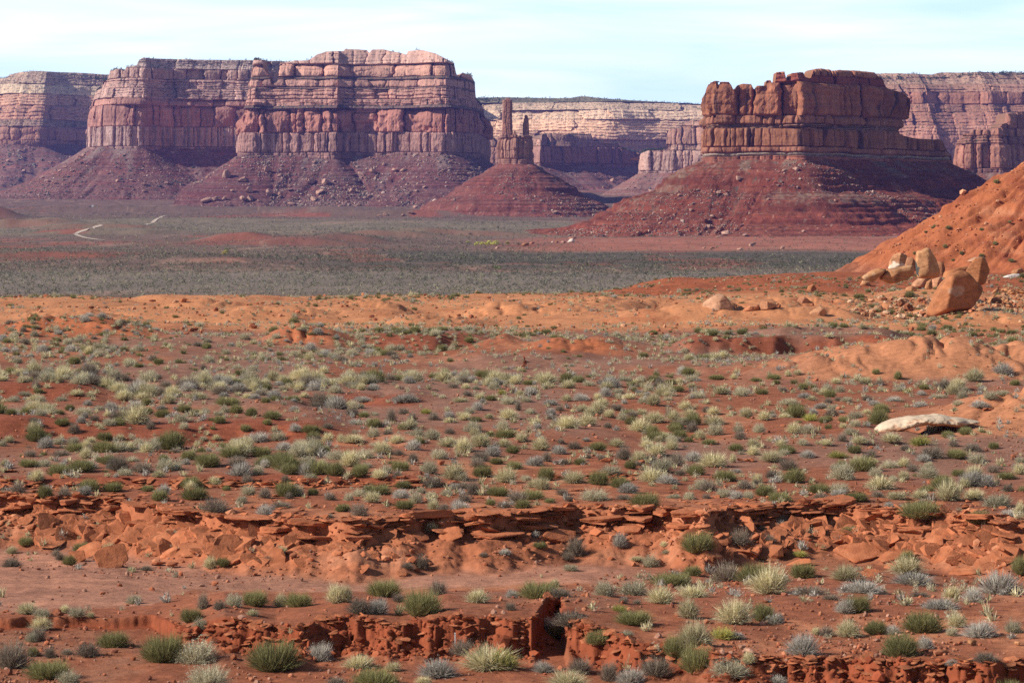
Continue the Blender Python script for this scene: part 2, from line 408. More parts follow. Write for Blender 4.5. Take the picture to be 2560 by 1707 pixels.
    cv = mixc(cv, [.27, .085, .055], bump(px + 200 * pz, -400, -300, 500, 900) * bump(fpy + 20 * pz, 598, 608, 640, 675) * sstep(fbm(X / 50, Y / 150, 143, 3) + .4 * fbm(X / 8, Y / 20, 144, 3), -.1, .5) * .8)
    cv = mixc(cv, [.32, .12, .08], sstep(px + 160 * pz, 1180, 1500) * bump(fpy + 8 * pz, 588, 600, 628, 640))
    cv = mixc(cv, [.27, .08, .052], sstep(fbm(X / 60, Y / 200, 145, 3) + .35 * fbm(X / 9, Y / 22, 146, 3), .3, .62) * .75)
    cv = cv * (1 + .3 * fbm(X / 7, Y / 18, 147, 4) + .15 * fbm(X / 30, Y / 60, 148, 3))[..., None]
    cv = mixc(cv, [.33, .20, .145], gau(fbm(X / 70 + .3 * fbm(X / 20, Y / 60, 150, 2), Y / 190, 149, 2), .02, .018) * .6)
    for (pc, pw, yc, h) in [(590, 80, 1240, 3.2), (760, 120, 1180, 2.6), (880, 90, 1230, 2.4), (980, 120, 1420, 2.6), (60, 130, 1750, 4.5), (250, 160, 1690, 3.0), (1150, 160, 1500, 2.2), (-50, 95, 2100, 9)]:
        m = np.exp(-np.abs((px - pc) / pw) ** 3) * bump(Y, yc - 22 - h * 2, yc - 10 - h * 2, yc, yc + 12)
        cv = mixc(cv, [.25, .085, .06], m * .6 * (.6 + .6 * fbm(X / 10, Y / 25, 152, 3)))
    c = c * (1 - v[..., None]) + cv * v[..., None]
    return c * (1 + .17 * n2 + .1 * fbm(X / 1.1, Y / 1.6, 109, 4))[..., None]

def build_ground():
    t_in = np.linspace(-.2, .2, 860)
    t_out = np.concatenate([-np.geomspace(.7, .205, 40), t_in, np.geomspace(.205, .7, 40)])
    rows = np.concatenate([np.linspace(14, 37.5, 40), np.arange(37.6, 39, .05), np.arange(39, 48.5, .026), np.arange(48.5, 66, .05), np.geomspace(66, 240, 430)[0:-1], np.geomspace(240, 320, 110)[:-1], np.geomspace(320, 445, 430)[:-1], np.geomspace(445, 700, 130)[:-1], np.geomspace(700, 2300, 330)[:-1], np.geomspace(2300, 5400, 110)])
    px, Y = np.meshgrid(CX + F * t_out, rows)
    z = gz(px, Y)
    c = ground_color(px, Y, z)
    V = P_of(px, Y, z).reshape(-1, 3) * K
    me = mesh_from('ground', V, grid_faces(*px.shape), c.reshape(-1, 3), True, M_GROUND)
    o = link('ground', me)
    tag(o, 'red and orange desert ground running from the wash to the valley floor', 'ground', kind='structure')
build_ground()
# ------------------------------------------------------------------ mesas, buttes and cliffs
def zpy(py, Y): return (HZ - np.asarray(py, float)) / F * Y
def resample(pts, step):
    p = np.array(pts, float)
    seg = np.hypot(*np.diff(p, axis=0).T); L = np.concatenate([[0], np.cumsum(seg)])
    n = max(int(L[-1] / step), 2)
    s = np.linspace(0, L[-1], n)
    return np.stack([np.interp(s, L, p[:, 0]), np.interp(s, L, p[:, 1])], 1), s
def chaikin(p, it=2, q=.22):
    p = np.array(p, float)
    for _ in range(it):
        a = p[:-1] * (1 - q) + p[1:] * q; b = p[:-1] * q + p[1:] * (1 - q)
        m = np.empty((len(a) * 2, 2)); m[0::2] = a; m[1::2] = b
        p = np.concatenate([p[:1], m, p[-1:]])
    return p
def gsmooth(a, n):
    n = max(int(n), 1)
    k = np.hanning(2 * n + 3); k /= k.sum()
    ap = np.pad(a, [(n + 1, n + 1)] + [(0, 0)] * (a.ndim - 1), mode='edge')
    return np.stack([np.convolve(ap[:, i], k, 'valid') for i in range(a.shape[1])], 1)
def plan_xy(front): return [((p - CX) / F * y, y) for p, y in front]
class Cliff:
    pass
def loft(front, back, top, strata, Yref, seed, ds=1.9, hard=1, cap=(6, 14, 40), topn=.6, lean=None):
    """front: [(px, Y)] left to right along the foot of the wall; back: [(X, Y)] closing behind; top: [(px, py)] skyline;
    strata: dicts bottom to top. Returns V, faces, col (layout units)."""
    rs = np.random.default_rng(seed)
    step = ds * Yref / F
    fr = chaikin(plan_xy(front), hard)
    P1, s1 = resample(fr, step)
    if back:
        bk = [tuple(P1[-1])] + list(back) + [tuple(P1[0])]
        P2, s2 = resample(bk, max(step * 8, 6))
        P = np.concatenate([P1, P2[1:]]); s = np.concatenate([s1, s1[-1] + s2[1:]])
    else:
        P, s = P1, s1
    nf = len(P1)
    tg = np.gradient(P, axis=0); tg /= np.linalg.norm(tg, axis=1, keepdims=True) + 1e-9
    nrm = np.stack([tg[:, 1], -tg[:, 0]], 1)
    n_lo = gsmooth(nrm, 3.0 / step); n_lo /= np.linalg.norm(n_lo, axis=1, keepdims=True) + 1e-9
    n_hi = gsmooth(nrm, 40.0 / step); n_hi /= np.maximum(np.linalg.norm(n_hi, axis=1, keepdims=True), .35)
    n_hi = n_hi * np.array([.15, 1.0])
    de_ = np.minimum(s[:nf], s1[-1] - s[:nf])
    n_hi[:nf, 1] = -np.clip(.4 + de_ / 40.0, .4, 1.0)
    px = CX + F * P[:, 0] / P[:, 1]
    T = zpy(lerp_pts(px, top), P[:, 1])
    Tn = topn * fbm(s / 5.0, s * 0, seed + 5, 3) * .6
    T[nf:] = np.minimum(np.linspace(T[nf - 1], T[0], len(T) - nf), T.max())
    T = T + topn * fbm(s / 5.0, s * 0, seed + 5, 3) * .6
    # joints that run through the whole wall
    gj = np.cumsum(rs.uniform(14, 42, 400)); gj = gj[gj < s[-1]]
    gjd = rs.uniform(.4, 1.0, len(gj))
    big = np.zeros_like(s)
    for g, dpt in zip(gj, gjd): big = np.maximum(big, dpt * np.exp(-((s - g) / 1.1) ** 2))
    wob = 3.0 * fbm(s / 30.0, s * 0, seed + 1, 3)
    rowsP, rowsC = [], []
    for k, st in enumerate(strata):
        z0, z1 = zpy(st['a'], Yref), zpy(st['b'], Yref)
        n = max(int((st['a'] - st['b']) / 1.7 * st.get('res', 1)), 2)
        t = np.linspace(0, 1, n)[:, None]
        if k: t = t * (1 - 1e-3) + 1e-3
        w = st.get('w', 12)
        bd = np.cumsum(np.clip(rs.lognormal(-.12, .55, int(s[-1] / w * 2.5) + 4), .3, 2.6) * w) - w
        z = z0 + (z1 - z0) * t + 0 * s
        s2 = s + .13 * w * fbm(s / (w * .9), z / 9.0, seed + 11 * k, 3) + .05 * w * fbm(s / 2.5, z / 3.0, seed + 12 * k, 2)
        ix = np.clip(np.searchsorted(bd, s2) - 1, 0, len(bd) - 2)
        f = np.clip((s2 - bd[ix]) / (bd[ix + 1] - bd[ix]), 0, 1)
        de = np.minimum(f, 1 - f) * (bd[ix + 1] - bd[ix])
        co = rs.normal(0, 1, len(bd))[ix] * st.get('wob', .8) * 1.35 * (.55 + .9 * vnoise(ix * 5.1, t * 2.2 + 0 * s, seed + 160 + k))
        drop = rs.uniform(0, 1, len(bd))[ix] * st.get('drop', .1)
        crd = rs.uniform(.2, 1, len(bd))[ix]
        hue = rs.normal(0, 1, len(bd))[ix]
        z = z0 + (z1 - z0) * t + 0 * s
        tt = np.clip(t * (1 + drop), 0, 1.0)
        ins = st.get('i0', 0) + (st.get('i1', 0) - st.get('i0', 0)) * t
        e = np.clip((tt - st.get('r0', .55)) / (1 - st.get('r0', .55)), 0, 1)
        ins = ins + st.get('rnd', 0) * (1 - np.sqrt(np.clip(1 - e ** 2.2, 0, 1)))
        ins = ins + co - st.get('bulge', .8) * (1 - np.abs(2 * f - 1) ** 4.5)
        ins = ins + 1.35 * st.get('crack', 1.5) * crd * np.clip(.15 + 1.3 * vnoise(ix * 3.7 + (f > .5) * 3.7, z / st.get('cz', 9.0), seed + 150 + k), 0, 1) * np.exp(-(de / (1.2 * st.get('cw', .55))) ** 2)
        ins = ins + st.get('flute', .6) * (.5 - ridged(s / 3.1 + .5 * fbm(s / 6, z / 12, seed + 152, 2), z / 40, seed + 153 + k, 3))
        ins = ins + .45 * st.get('gj', 2.5) * big * (.5 + .5 * vnoise(s / 9, s * 0 + k * 3.3, seed + 2))
        H = z1 - z0
        ins = ins + st.get('notch', 1.0) * 1.5 * (.4 + 1.2 * vnoise(s / 8, s * 0 + 5 * k, seed + 6)) * np.exp(-(t * H / .55) ** 2)
        nb = st.get('beds', 0)
        if nb:
            bz = t * nb + .35 * fbm(s / 18, s * 0 + k, seed + 7 + k, 2)
            bi = np.floor(bz); bf = bz - bi
            ins = ins - st.get('bedb', .7) * (1 - np.abs(2 * bf - 1) ** 3) + st.get('bedr', .6) * (_h2(bi.astype(np.int64) + 0 * ix, 0 * ix + k, seed) - .5)
            ins = ins + .6 * st.get('bedb', .7) * (vnoise(s / 7, bi * 7.7, seed + 3) - .5)
        ins = ins + st.get('nz', .7) * 1.5 * fbm(s / 6.0, z / st.get('nzv', 7.0), seed + 20 + k, 4) + wob * st.get('wobf', 1.0)
        ins = ins + .5 * fbm(s / 1.6, z / 2.2, seed + 120 + k, 3) * min(1.0, st.get('nz', .7)) + .35 * st.get('rough', 1.0) * (ridged(s / 2.6 + .3 * fbm(s / 4, z / 9, seed + 9, 2), z / 16, seed + 130 + k, 2) - .5)
        ins = ins + st.get('alc', 0) * np.clip(fbm(s / 17, z / 13, seed + 31, 3) - .1, 0, 1) * 6
        if lean is not None: ins = ins - lean(px, (zpy(0, Yref) * 0 + HZ - z / Yref * F))
        d_lo = np.clip(ins, -6, 4); d_hi = ins - d_lo
        XY = P[None] - n_lo[None] * d_lo[..., None] - n_hi[None] * d_hi[..., None]
        Ta = zpy(lerp_pts(CX + F * XY[..., 0] / XY[..., 1], top), XY[..., 1]) + Tn[None]
        Ta[:, nf:] = T[None, nf:]
        zz = np.minimum(z, Ta)
        zz = np.minimum(zz + st.get('wav', .8) * fbm(s / 20.0 + 0 * z, z / 14.0, seed + 170, 3), Ta)
        rowsP.append(np.concatenate([XY, zz[..., None]], -1))
        # colour: bed tints, block tints, water streaks
        c = np.zeros(z.shape + (3,)) + np.array(st['c'])
        stn = fbm(s / 1.4 + 0 * z, z / 22.0, seed + 40 + k, 3)
        c = mixc(c, st.get('c2', (.42, .25, .19)), sstep(stn, .05, .7) * st.get('streak', .6))
        c = mixc(c, st.get('c3', (.13, .075, .07)), sstep(fbm(s / 2.6 + 0 * z, z / 26.0 + .2 * hue, seed + 60 + k, 3), .12, .6) * st.get('varn', .55))
        c = c * (1 + .10 * hue + .22 * fbm(s / 40 + 0 * z, z / 1.1, seed + 80, 3) + .16 * fbm(s / 3, z / 4, seed + 81, 4))[..., None]
        if st.get('veg', 0):
            c = mixc(c, [.075, .085, .055], (fbm(s / 1.6 + 0 * z, z / .9, seed + 90, 3) > .52 - st['veg']).astype(float) * .85)
        rowsC.append(c)
    last, lc = rowsP[-1][-1], rowsC[-1][-1]
    for dd in cap:
        Q = last.copy(); Q[:, :2] -= n_hi * dd; Q[:, 2] += .003 * dd
        rowsP.append(Q[None]); rowsC.append(mixc(lc[None], [.10, .10, .06], np.full(lc[None].shape[:2], .35)))
    G = np.concatenate(rowsP); C = np.concatenate(rowsC)
    return G, C, P, nf, s
def merge(parts):
    Vs, Fs, Cs, off = [], [], [], 0
    for G, C in parts:
        nr, nc = G.shape[:2]
        Vs.append(G.reshape(-1, 3)); Cs.append(C.reshape(-1, 3)); Fs.append(grid_faces(nr, nc, off)); off += nr * nc
    return np.concatenate(Vs), np.concatenate(Fs), np.concatenate(Cs)

class Talus:
    def __init__(s, plan, zb, prof, seed, ledges=(), rill=1.0, lob=2.0):
        s.p = resample(plan, 6)[0]; s.zb, s.prof, s.seed, s.ledges, s.rill, s.lob = zb, np.array(prof, float), seed, ledges, rill, lob
    def __call__(s, X, Y):
        X, Y = np.asarray(X, float), np.asarray(Y, float)
        sh = X.shape; x, y = X.ravel(), Y.ravel()
        best = np.full(len(x), 1e9); ss = np.zeros(len(x)); off = 0.0
        a = s.p[:-1]; b = s.p[1:]
        for i in range(len(a)):
            d = b[i] - a[i]; L2 = d @ d
            t = np.clip(((x - a[i, 0]) * d[0] + (y - a[i, 1]) * d[1]) / L2, 0, 1)
            q = np.hypot(x - a[i, 0] - t * d[0], y - a[i, 1] - t * d[1])
            m = q < best
            best = np.where(m, q, best); ss = np.where(m, off + t * math.sqrt(L2), ss)
            off += math.sqrt(L2)
        d = best
        ang = fbm(ss / 26.0, d / 120.0, s.seed, 3)
        d2 = d * (1 + .16 * ang) - s.lob * fbm(ss / 30, ss * 0, s.seed + 3, 2) * 2
        zt = s.zb - np.interp(d2, s.prof[:, 0], s.prof[:, 1])
        for (lz, h, w) in s.ledges:
            q = zt + .8 * fbm(x / 14, y / 14, s.seed + int(lz * 7) % 97, 3)
            am = sstep(fbm(ss / 20, ss * 0 + lz, s.seed + 8, 2), -.55, .1)
            zt = zt + am * h * (sstep(q, lz - w, lz + w) - np.clip((q - lz + 4 * h) / (8 * h), 0, 1))
        g = np.clip(d / 25, 0, 1)
        zt = zt - s.rill * g * (1 - ridged(ss / 7.0 + .5 * fbm(x / 10, y / 10, s.seed + 2, 2), d / 90, s.seed + 1, 4)) * 2.1 + .9 * fbm(x / 5, y / 5, s.seed + 5, 5) - 2.2 * s.rill * np.clip((d - 45) / 40, 0, 1) * (ridged(ss / 9.0 + 7 + .6 * fbm(x / 12, y / 12, s.seed + 6, 2), d / 70, s.seed + 7, 3) ** 2 - .3)
        return zt.reshape(sh), d.reshape(sh), ss.reshape(sh)
def talus_mesh(name, tal, x0, x1, y0, y1, st, parent, colf, label):
    xs = np.arange(x0, x1, st); ys = np.arange(y0, y1, st * .8)
    X, Y = np.meshgrid(xs, ys)
    Z, D, S = tal(X, Y)
    C = colf(X, Y, Z, D, S, tal.seed)
    dk = np.median(C.reshape(-1, 3), axis=0) * np.array([.62, .52, .52])  # undercut shadow lines below the ledge lips, painted into the slope colour
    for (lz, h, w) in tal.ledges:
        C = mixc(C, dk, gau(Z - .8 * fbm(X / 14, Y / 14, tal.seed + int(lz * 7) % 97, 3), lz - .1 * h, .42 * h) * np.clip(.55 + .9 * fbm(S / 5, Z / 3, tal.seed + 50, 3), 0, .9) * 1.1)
    me = mesh_from(name, np.stack([X, Y, Z], -1).reshape(-1, 3) * K, grid_faces(*X.shape), C.reshape(-1, 3), True, M_TALUS)
    o = link(name, me, parent)
    tag(o, label)
    return o
def talus_col(base, red, grey, amt=1.0):
    def f(X, Y, Z, D, S, seed):
        c = np.zeros(X.shape + (3,)) + np.array(base)
        c = mixc(c, red, sstep(fbm(X / 60, Z / 2.2, seed + 30, 3), -.1, .5) * .8)
        c = mixc(c, np.array(red) * .55, sstep(fbm(X / 80, Z / 1.1, seed + 36, 3), .12, .4) * .75)
        c = mixc(c, grey, sstep(fbm(S / 8, D / 40, seed + 31, 3) + .5 * fbm(X / 2, Y / 2, seed + 32, 3) - D / 160, -.05, .45) * .75 * amt)
        c = mixc(c, [.36, .27, .22], (fbm(X / 1.3, Y / 1.3, seed + 33, 2) > .62).astype(float) * .6)
        c = mixc(c, [.07, .075, .06], (fbm(X / 1.9, Y / 1.9, seed + 34, 2) > .6).astype(float) * .75)
        return c * (1 + .22 * fbm(X / 40, Z / .8, seed + 35, 2) + .25 * fbm(X / 2.2, Y / 2.2, seed + 37, 4))[..., None]
    return f
DARKER = .8
PINK, MAUVE, PALE, DRED = (.42, .20, .135), (.33, .17, .125), (.58, .40, .28), (.25, .085, .055)

# --- the great left mesa
YM = 2800.0
main_front = [(612, 3150), (600, 2905), (598, 2852), (612, 2836), (700, 2842), (780, 2834), (838, 2827), (850, 2828), (856, 2837), (915, 2841), (975, 2836), (1030, 2828), (1070, 2816), (1112, 2810), (1142, 2818), (1182, 2872), (1210, 2960), (1222, 3120)]
main_top = [(560, 262), (597, 258), (603, 236), (613, 222), (616, 206), (622, 190), (626, 151), (655, 150), (661, 175), (673, 190), (679, 214), (694, 205), (700, 158), (727, 156), (731, 166), (734, 152), (768, 152), (774, 150), (795, 136), (817, 129), (860, 128), (863, 113), (888, 114), (894, 124), (917, 125), (923, 133), (930, 124), (946, 121), (970, 127), (1004, 134), (1016, 138), (1020, 128), (1050, 125), (1086, 133), (1114, 147), (1135, 158), (1141, 188), (1152, 190), (1156, 182), (1178, 190), (1187, 206), (1189, 250), (1204, 266), (1214, 290), (1222, 300), (1240, 300)]
main_strata = [
    dict(a=425, b=380, i0=0, i1=1, w=9, wob=.3, crack=.8, beds=5, bedb=.5, c=(.30, .17, .13), streak=.3, varn=.3, wobf=1),
    dict(a=380, b=329, i0=1.5, i1=2.5, w=7, wob=.7, bulge=1.0, crack=2.2, cw=.5, rnd=.8, r0=.9, nz=.8, nzv=14, beds=2, bedb=.3, c=(.40, .225, .165), c2=(.56, .38, .28), streak=.85, varn=.7),
    dict(a=329, b=267, i0=3.2, i1=5.5, w=21, wob=2.4, bulge=1.7, crack=4.5, cw=.9, rnd=9, r0=.5, drop=.3, nz=1.0, nzv=12, alc=2.0, c=(.43, .195, .13), c2=(.50, .29, .20), streak=.35, varn=.55, gj=4, notch=1.5),
    dict(a=267, b=260, i0=7, i1=12, w=14, wob=.6, crack=.5, beds=1, c=(.20, .125, .095), veg=.3, notch=0, streak=.1, varn=.1),
    dict(a=260, b=243, i0=12.5, i1=20, w=16, wob=1.0, bulge=.8, crack=1.2, beds=4, bedb=2.2, bedr=2.6, rnd=1, c=(.50, .275, .19), streak=.2, varn=.3, veg=.12),
    dict(a=243, b=214, i0=21, i1=27, w=26, wob=1.4, bulge=1.3, crack=2.2, beds=3, bedb=2.4, bedr=2.4, rnd=2, c=(.54, .30, .205), streak=.2, varn=.3, notch=2, veg=.06),
    dict(a=216, b=212, i0=25, i1=28, w=14, wob=.6, crack=.5, beds=1, c=(.21, .13, .095), veg=.26, notch=0, streak=.1, varn=.1),
    dict(a=212, b=190, i0=30, i1=33, w=30, wob=1.6, bulge=1.6, crack=2.5, beds=1, bedb=.8, rnd=4, r0=.45, c=(.56, .31, .21), streak=.25, varn=.3, notch=2.5, veg=.04),
    dict(a=190, b=184, i0=33, i1=39, w=14, wob=.6, crack=.5, beds=1, c=(.19, .125, .09), veg=.34, notch=0, streak=.1, varn=.1),
    dict(a=184, b=150, i0=40, i1=44, w=32, wob=2.0, bulge=2.6, crack=5, cw=.9, beds=2, bedb=.9, rnd=9, r0=.45, drop=.2, c=(.60, .335, .22), c2=(.66, .46, .34), streak=.3, varn=.25, notch=2.5, gj=4),
    dict(a=150, b=108, i0=47, i1=64, w=30, wob=1.6, bulge=1.8, crack=3, beds=5, bedb=.9, bedr=1.4, rnd=7, r0=.2, c=(.64, .40, .28), c2=(.70, .55, .42), streak=.3, varn=.2, gj=3.5, notch=1.2),
]
BACKM = [(-40, 3500), (-260, 3500)]
G, C, P, nf, s_ = loft(main_front, BACKM, main_top, main_strata, YM, 210)
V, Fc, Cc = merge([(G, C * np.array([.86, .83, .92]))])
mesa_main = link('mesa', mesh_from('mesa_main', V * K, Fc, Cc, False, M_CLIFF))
tag(mesa_main, 'great layered red sandstone mesa left of centre, tallest wall in the picture', 'mesa', kind='structure')
tal_main = Talus(plan_xy(main_front), zpy(388, YM), [(-50, -1), (0, 0), (20, 14), (50, 31), (75, 42), (110, 53), (160, 66), (400, 100)], 310,
                 ledges=[(zpy(p_, YM), 1.3, .3) for p_ in (410, 417, 431, 446, 459, 465, 479, 487, 495)] + [(zpy(425, YM), 2.0, .5), (zpy(438, YM), 2.6, .5), (zpy(452, YM), 2.4, .4), (zpy(470, YM), 2.2, .4)], rill=1.0, lob=3)
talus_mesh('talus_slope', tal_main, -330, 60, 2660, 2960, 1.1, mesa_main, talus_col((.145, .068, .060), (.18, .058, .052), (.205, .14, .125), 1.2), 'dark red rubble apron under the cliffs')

# --- promontory behind it on the left
YA = 3150.0
a_front = [(228, 3600), (218, 3300), (222, 3190), (260, 3160), (320, 3150), (368, 3150), (380, 3158), (400, 3172), (440, 3186), (500, 3196), (560, 3202), (640, 3206), (760, 3260)]
a_top = [(190, 330), (214, 318), (219, 300), (224, 262), (234, 246), (240, 229), (256, 220), (258, 204), (270, 202), (275, 178), (300, 172), (310, 180), (316, 168), (342, 163), (347, 150), (356, 145), (380, 142), (480, 143), (600, 146), (700, 152), (800, 156)]
a_strata = [
    dict(a=400, b=366, i0=0, i1=.5, w=10, wob=.3, beds=3, c=(.36, .22, .17), streak=.3),
    dict(a=366, b=316, i0=1, i1=2, w=8, wob=.7, bulge=1.0, crack=2, nzv=14, c=(.46, .29, .22), c2=(.62, .46, .36), streak=.9, varn=.6),
    dict(a=316, b=262, i0=3, i1=5, w=16, wob=1.5, bulge=1.6, crack=3.5, rnd=4, r0=.6, drop=.12, c=(.43, .215, .15), c2=(.55, .36, .27), streak=.5, varn=.5, alc=1, gj=4),
    dict(a=262, b=244, i0=7, i1=10, w=22, wob=1.6, bulge=2.2, crack=2.5, rnd=5, r0=.2, c=(.46, .24, .165), streak=.3, varn=.2, drop=.3),
    dict(a=244, b=218, i0=12, i1=26, w=18, wob=1.5, beds=4, bedb=1.6, bedr=2, c=(.52, .33, .24), streak=.3, varn=.2, veg=.2),
    dict(a=218, b=192, i0=28, i1=38, w=20, wob=1.5, beds=4, bedb=1.5, bedr=2.5, c=(.54, .34, .25), streak=.3, varn=.3, veg=.16),
    dict(a=192, b=165, i0=40, i1=42, w=18, wob=2.0, bulge=1.8, crack=3, rnd=2.5, c=(.50, .31, .22), c2=(.62, .5, .38), streak=.5, varn=.4, veg=.04),
    dict(a=165, b=138, i0=46, i1=60, w=16, wob=1.5, beds=5, bedb=1.4, bedr=2.5, c=(.52, .38, .29), c2=(.66, .56, .45), streak=.4, varn=.4, veg=.22),
]
G, C, P, nf, s_ = loft(a_front, [(-200, 3700), (-470, 3700)], a_top, a_strata, YA, 220, ds=2.1)
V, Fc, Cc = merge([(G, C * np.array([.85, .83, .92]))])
mesa_a = link('mesa', mesh_from('mesa_promontory', V * K, Fc, Cc, False, M_CLIFF))
tag(mesa_a, 'stepped sandstone headland with pale lower wall, behind and left of the great mesa', 'mesa', kind='structure')
tal_a = Talus(plan_xy(a_front), zpy(368, YA), [(-50, -1), (0, 0), (25, 17), (60, 36), (95, 52), (140, 64), (220, 80), (400, 110)], 320, ledges=[(zpy(412, YA), 1.3, .4), (zpy(425, YA), 1.2, .4)], rill=.8, lob=3)
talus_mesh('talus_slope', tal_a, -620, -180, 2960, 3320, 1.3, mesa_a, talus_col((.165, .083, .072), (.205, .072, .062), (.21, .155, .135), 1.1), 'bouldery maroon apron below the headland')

# --- the butte on the right
YR = 1520.0
r_front = [(1762, 1640), (1757, 1552), (1760, 1530), (1800, 1523), (1880, 1519), (1960, 1513), (2004, 1508), (2016, 1513), (2080, 1530), (2160, 1552), (2250, 1582), (2320, 1610), (2372, 1640), (2384, 1700)]
r_low_top = [(1750, 321), (1757, 319), (2244, 320), (2250, 337), (2292, 346), (2350, 349), (2356, 352), (2359, 376), (2376, 386), (2381, 420), (2390, 424)]
r_low = [
    dict(a=420, b=392, i0=0, i1=.6, w=12, wob=.2, crack=.5, beds=7, bedb=.35, bedr=.3, c=(.27, .10, .065), streak=.2, varn=.2, nz=.3),
    dict(a=392, b=384, i0=1.2, i1=1.2, w=14, wob=.2, crack=.4, beds=2, bedb=.25, c=(.30, .235, .19), streak=.3, varn=.2, nz=.3, notch=.8),
    dict(a=384, b=369, i0=.4, i1=.6, w=9, wob=.35, crack=.9, beds=1, bedb=.4, c=(.30, .125, .075), streak=.5, varn=.4, notch=1.2, nz=.4, cw=.35),
    dict(a=369, b=322, i0=.8, i1=1.3, w=6.5, wob=.55, bulge=.7, crack=1.6, cw=.35, rnd=1.0, r0=.8, nz=.5, nzv=9, c=(.285, .118, .066), c2=(.38, .205, .13), c3=(.085, .043, .036), streak=.45, varn=.85, drop=.08, gj=1.2),
    dict(a=322, b=316, i0=2.6, i1=4, w=8, wob=.5, crack=.6, beds=2, bedb=.5, c=(.23, .12, .085), streak=.2, varn=.2, veg=.12, nz=.5),
]
r_up_front = [(1768, 1640), (1763, 1560), (1765, 1533), (1800, 1527), (1880, 1523), (1960, 1517), (2002, 1513), (2018, 1520), (2080, 1537), (2160, 1560), (2215, 1578), (2243, 1592), (2249, 1640)]
r_up_top = [(1750, 240), (1762, 236), (1766, 222), (1773, 206), (1789, 203), (1792, 222), (1797, 222), (1800, 204), (1822, 204), (1828, 212), (1833, 224), (1837, 222), (1842, 214), (1856, 209), (1878, 209), (1884, 222), (1889, 220), (1892, 213), (1914, 213), (1916, 200), (1926, 199), (1929, 205), (1938, 205), (1941, 180), (1961, 179), (1967, 202), (1974, 202), (1979, 184), (2008, 181), (2013, 193), (2020, 194), (2026, 198), (2033, 175), (2040, 171), (2072, 170), (2078, 176), (2101, 174), (2106, 177), (2112, 174), (2145, 175), (2184, 177), (2190, 186), (2208, 200), (2213, 219), (2219, 222), (2253, 232), (2275, 248), (2300, 250)]
def r_lean(px, py):
    return sstep(px, 2195, 2246) * (5.5 * sstep(py, 330, 232) if False else 5.8 * np.clip((330 - py) / 90.0, 0, 1) ** 1.6)
r_up = [
    dict(a=318, b=311, i0=2.0, i1=2.2, w=8, wob=.4, crack=.5, beds=1, c=(.22, .11, .078), streak=.2, varn=.2, veg=.1),
    dict(a=311, b=288, i0=1.2, i1=1.6, w=8.5, wob=.75, bulge=.9, crack=1.5, cw=.4, rnd=.9, r0=.7, nz=.6, c=(.285, .12, .07), c2=(.38, .21, .135), streak=.45, varn=.5, drop=.3),
    dict(a=288, b=205, i0=.8, i1=1.6, w=11.0, wob=1.2, bulge=1.1, crack=4.6, cw=.48, rnd=1.8, r0=.86, nz=1.25, nzv=8, alc=.6, c=(.29, .112, .060), c2=(.38, .185, .105), c3=(.08, .042, .036), streak=.4, varn=.9, beds=3, bedb=.35, bedr=.3, drop=.07, gj=2.6, notch=.9),
    dict(a=205, b=184, i0=4.5, i1=6, w=10, wob=.6, bulge=.8, crack=1.6, beds=2, bedb=.5, c=(.23, .062, .038), streak=.1, varn=.3, notch=.8, rnd=.6),
    dict(a=184, b=166, i0=6.2, i1=9, w=9, wob=.5, bulge=.8, crack=1.3, beds=3, bedb=.6, rnd=3, r0=.3, c=(.36, .145, .078), streak=.2, varn=.2, notch=.8),
]
G1, C1, P, nf, s_ = loft(r_front, [(250, 1800), (132, 1800)], r_low_top, r_low, YR, 230, ds=1.7)
G2, C2, P2, nf2, s2_ = loft(r_up_front, [(210, 1700), (122, 1700)], r_up_top, r_up, YR, 231, ds=1.6, cap=(5, 12, 22), lean=r_lean, topn=.35)
V, Fc, Cc = merge([(G1, C1), (G2, C2)])
butte_r = link('butte', mesh_from('butte_right', V * K, Fc, Cc, False, M_CLIFF))
tag(butte_r, 'dark red butte with fluted cliffs and knobbed crest, nearest of the cliffs, right of centre', 'butte', kind='structure')
tal_r = Talus(plan_xy(r_front), zpy(398, YR), [(-50, -1), (0, 0), (14, 7.5), (40, 21), (62, 31), (80, 36.5), (120, 43), (260, 55)], 330,
              ledges=[(zpy(p_, YR), .9, .2) for p_ in (432, 438, 450, 461, 476, 484, 493, 499, 512, 522, 533, 543, 556)] + [(zpy(444, YR), 2.4, .3), (zpy(455, YR), 2.6, .3), (zpy(468, YR), 2.2, .3), (zpy(506, YR), 2.2, .25), (zpy(517, YR), 2.0, .25), (zpy(527, YR), 2.2, .25), (zpy(538, YR), 2.4, .25), (zpy(549, YR), 1.8, .2)], rill=1.3, lob=1.2)
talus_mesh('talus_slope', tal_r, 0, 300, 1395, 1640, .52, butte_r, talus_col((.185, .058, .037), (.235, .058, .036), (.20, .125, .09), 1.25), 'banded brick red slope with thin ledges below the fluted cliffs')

# --- the twin spire on its cone
YS = 2250.0
s_front = [(1250, 2300), (1251, 2262), (1254, 2252), (1290, 2246), (1322, 2247), (1328, 2254), (1330, 2270), (1328, 2300)]
s_back = [((1322 - CX) / F * 2310, 2310), ((1256 - CX) / F * 2310, 2310)]
s_strata = [
    dict(a=425, b=398, i0=-.6, i1=0, w=8, wob=.15, crack=.4, beds=6, bedb=.35, bedr=.3, c=(.28, .14, .105), nz=.3, wobf=.1, gj=.5, streak=.3, varn=.3),
    dict(a=398, b=346, i0=.3, i1=.8, w=3.6, wob=.5, bulge=.5, crack=1.3, cw=.35, rnd=1.0, r0=.8, c=(.32, .16, .115), c2=(.42, .27, .2), streak=.6, varn=.6, wobf=.1, gj=.8, drop=.12, beds=2, bedb=.2),
    dict(a=346, b=334, i0=1.2, i1=2.0, w=3, wob=.4, crack=.8, beds=2, c=(.29, .15, .115), wobf=.1, gj=.3, rnd=.5),
]
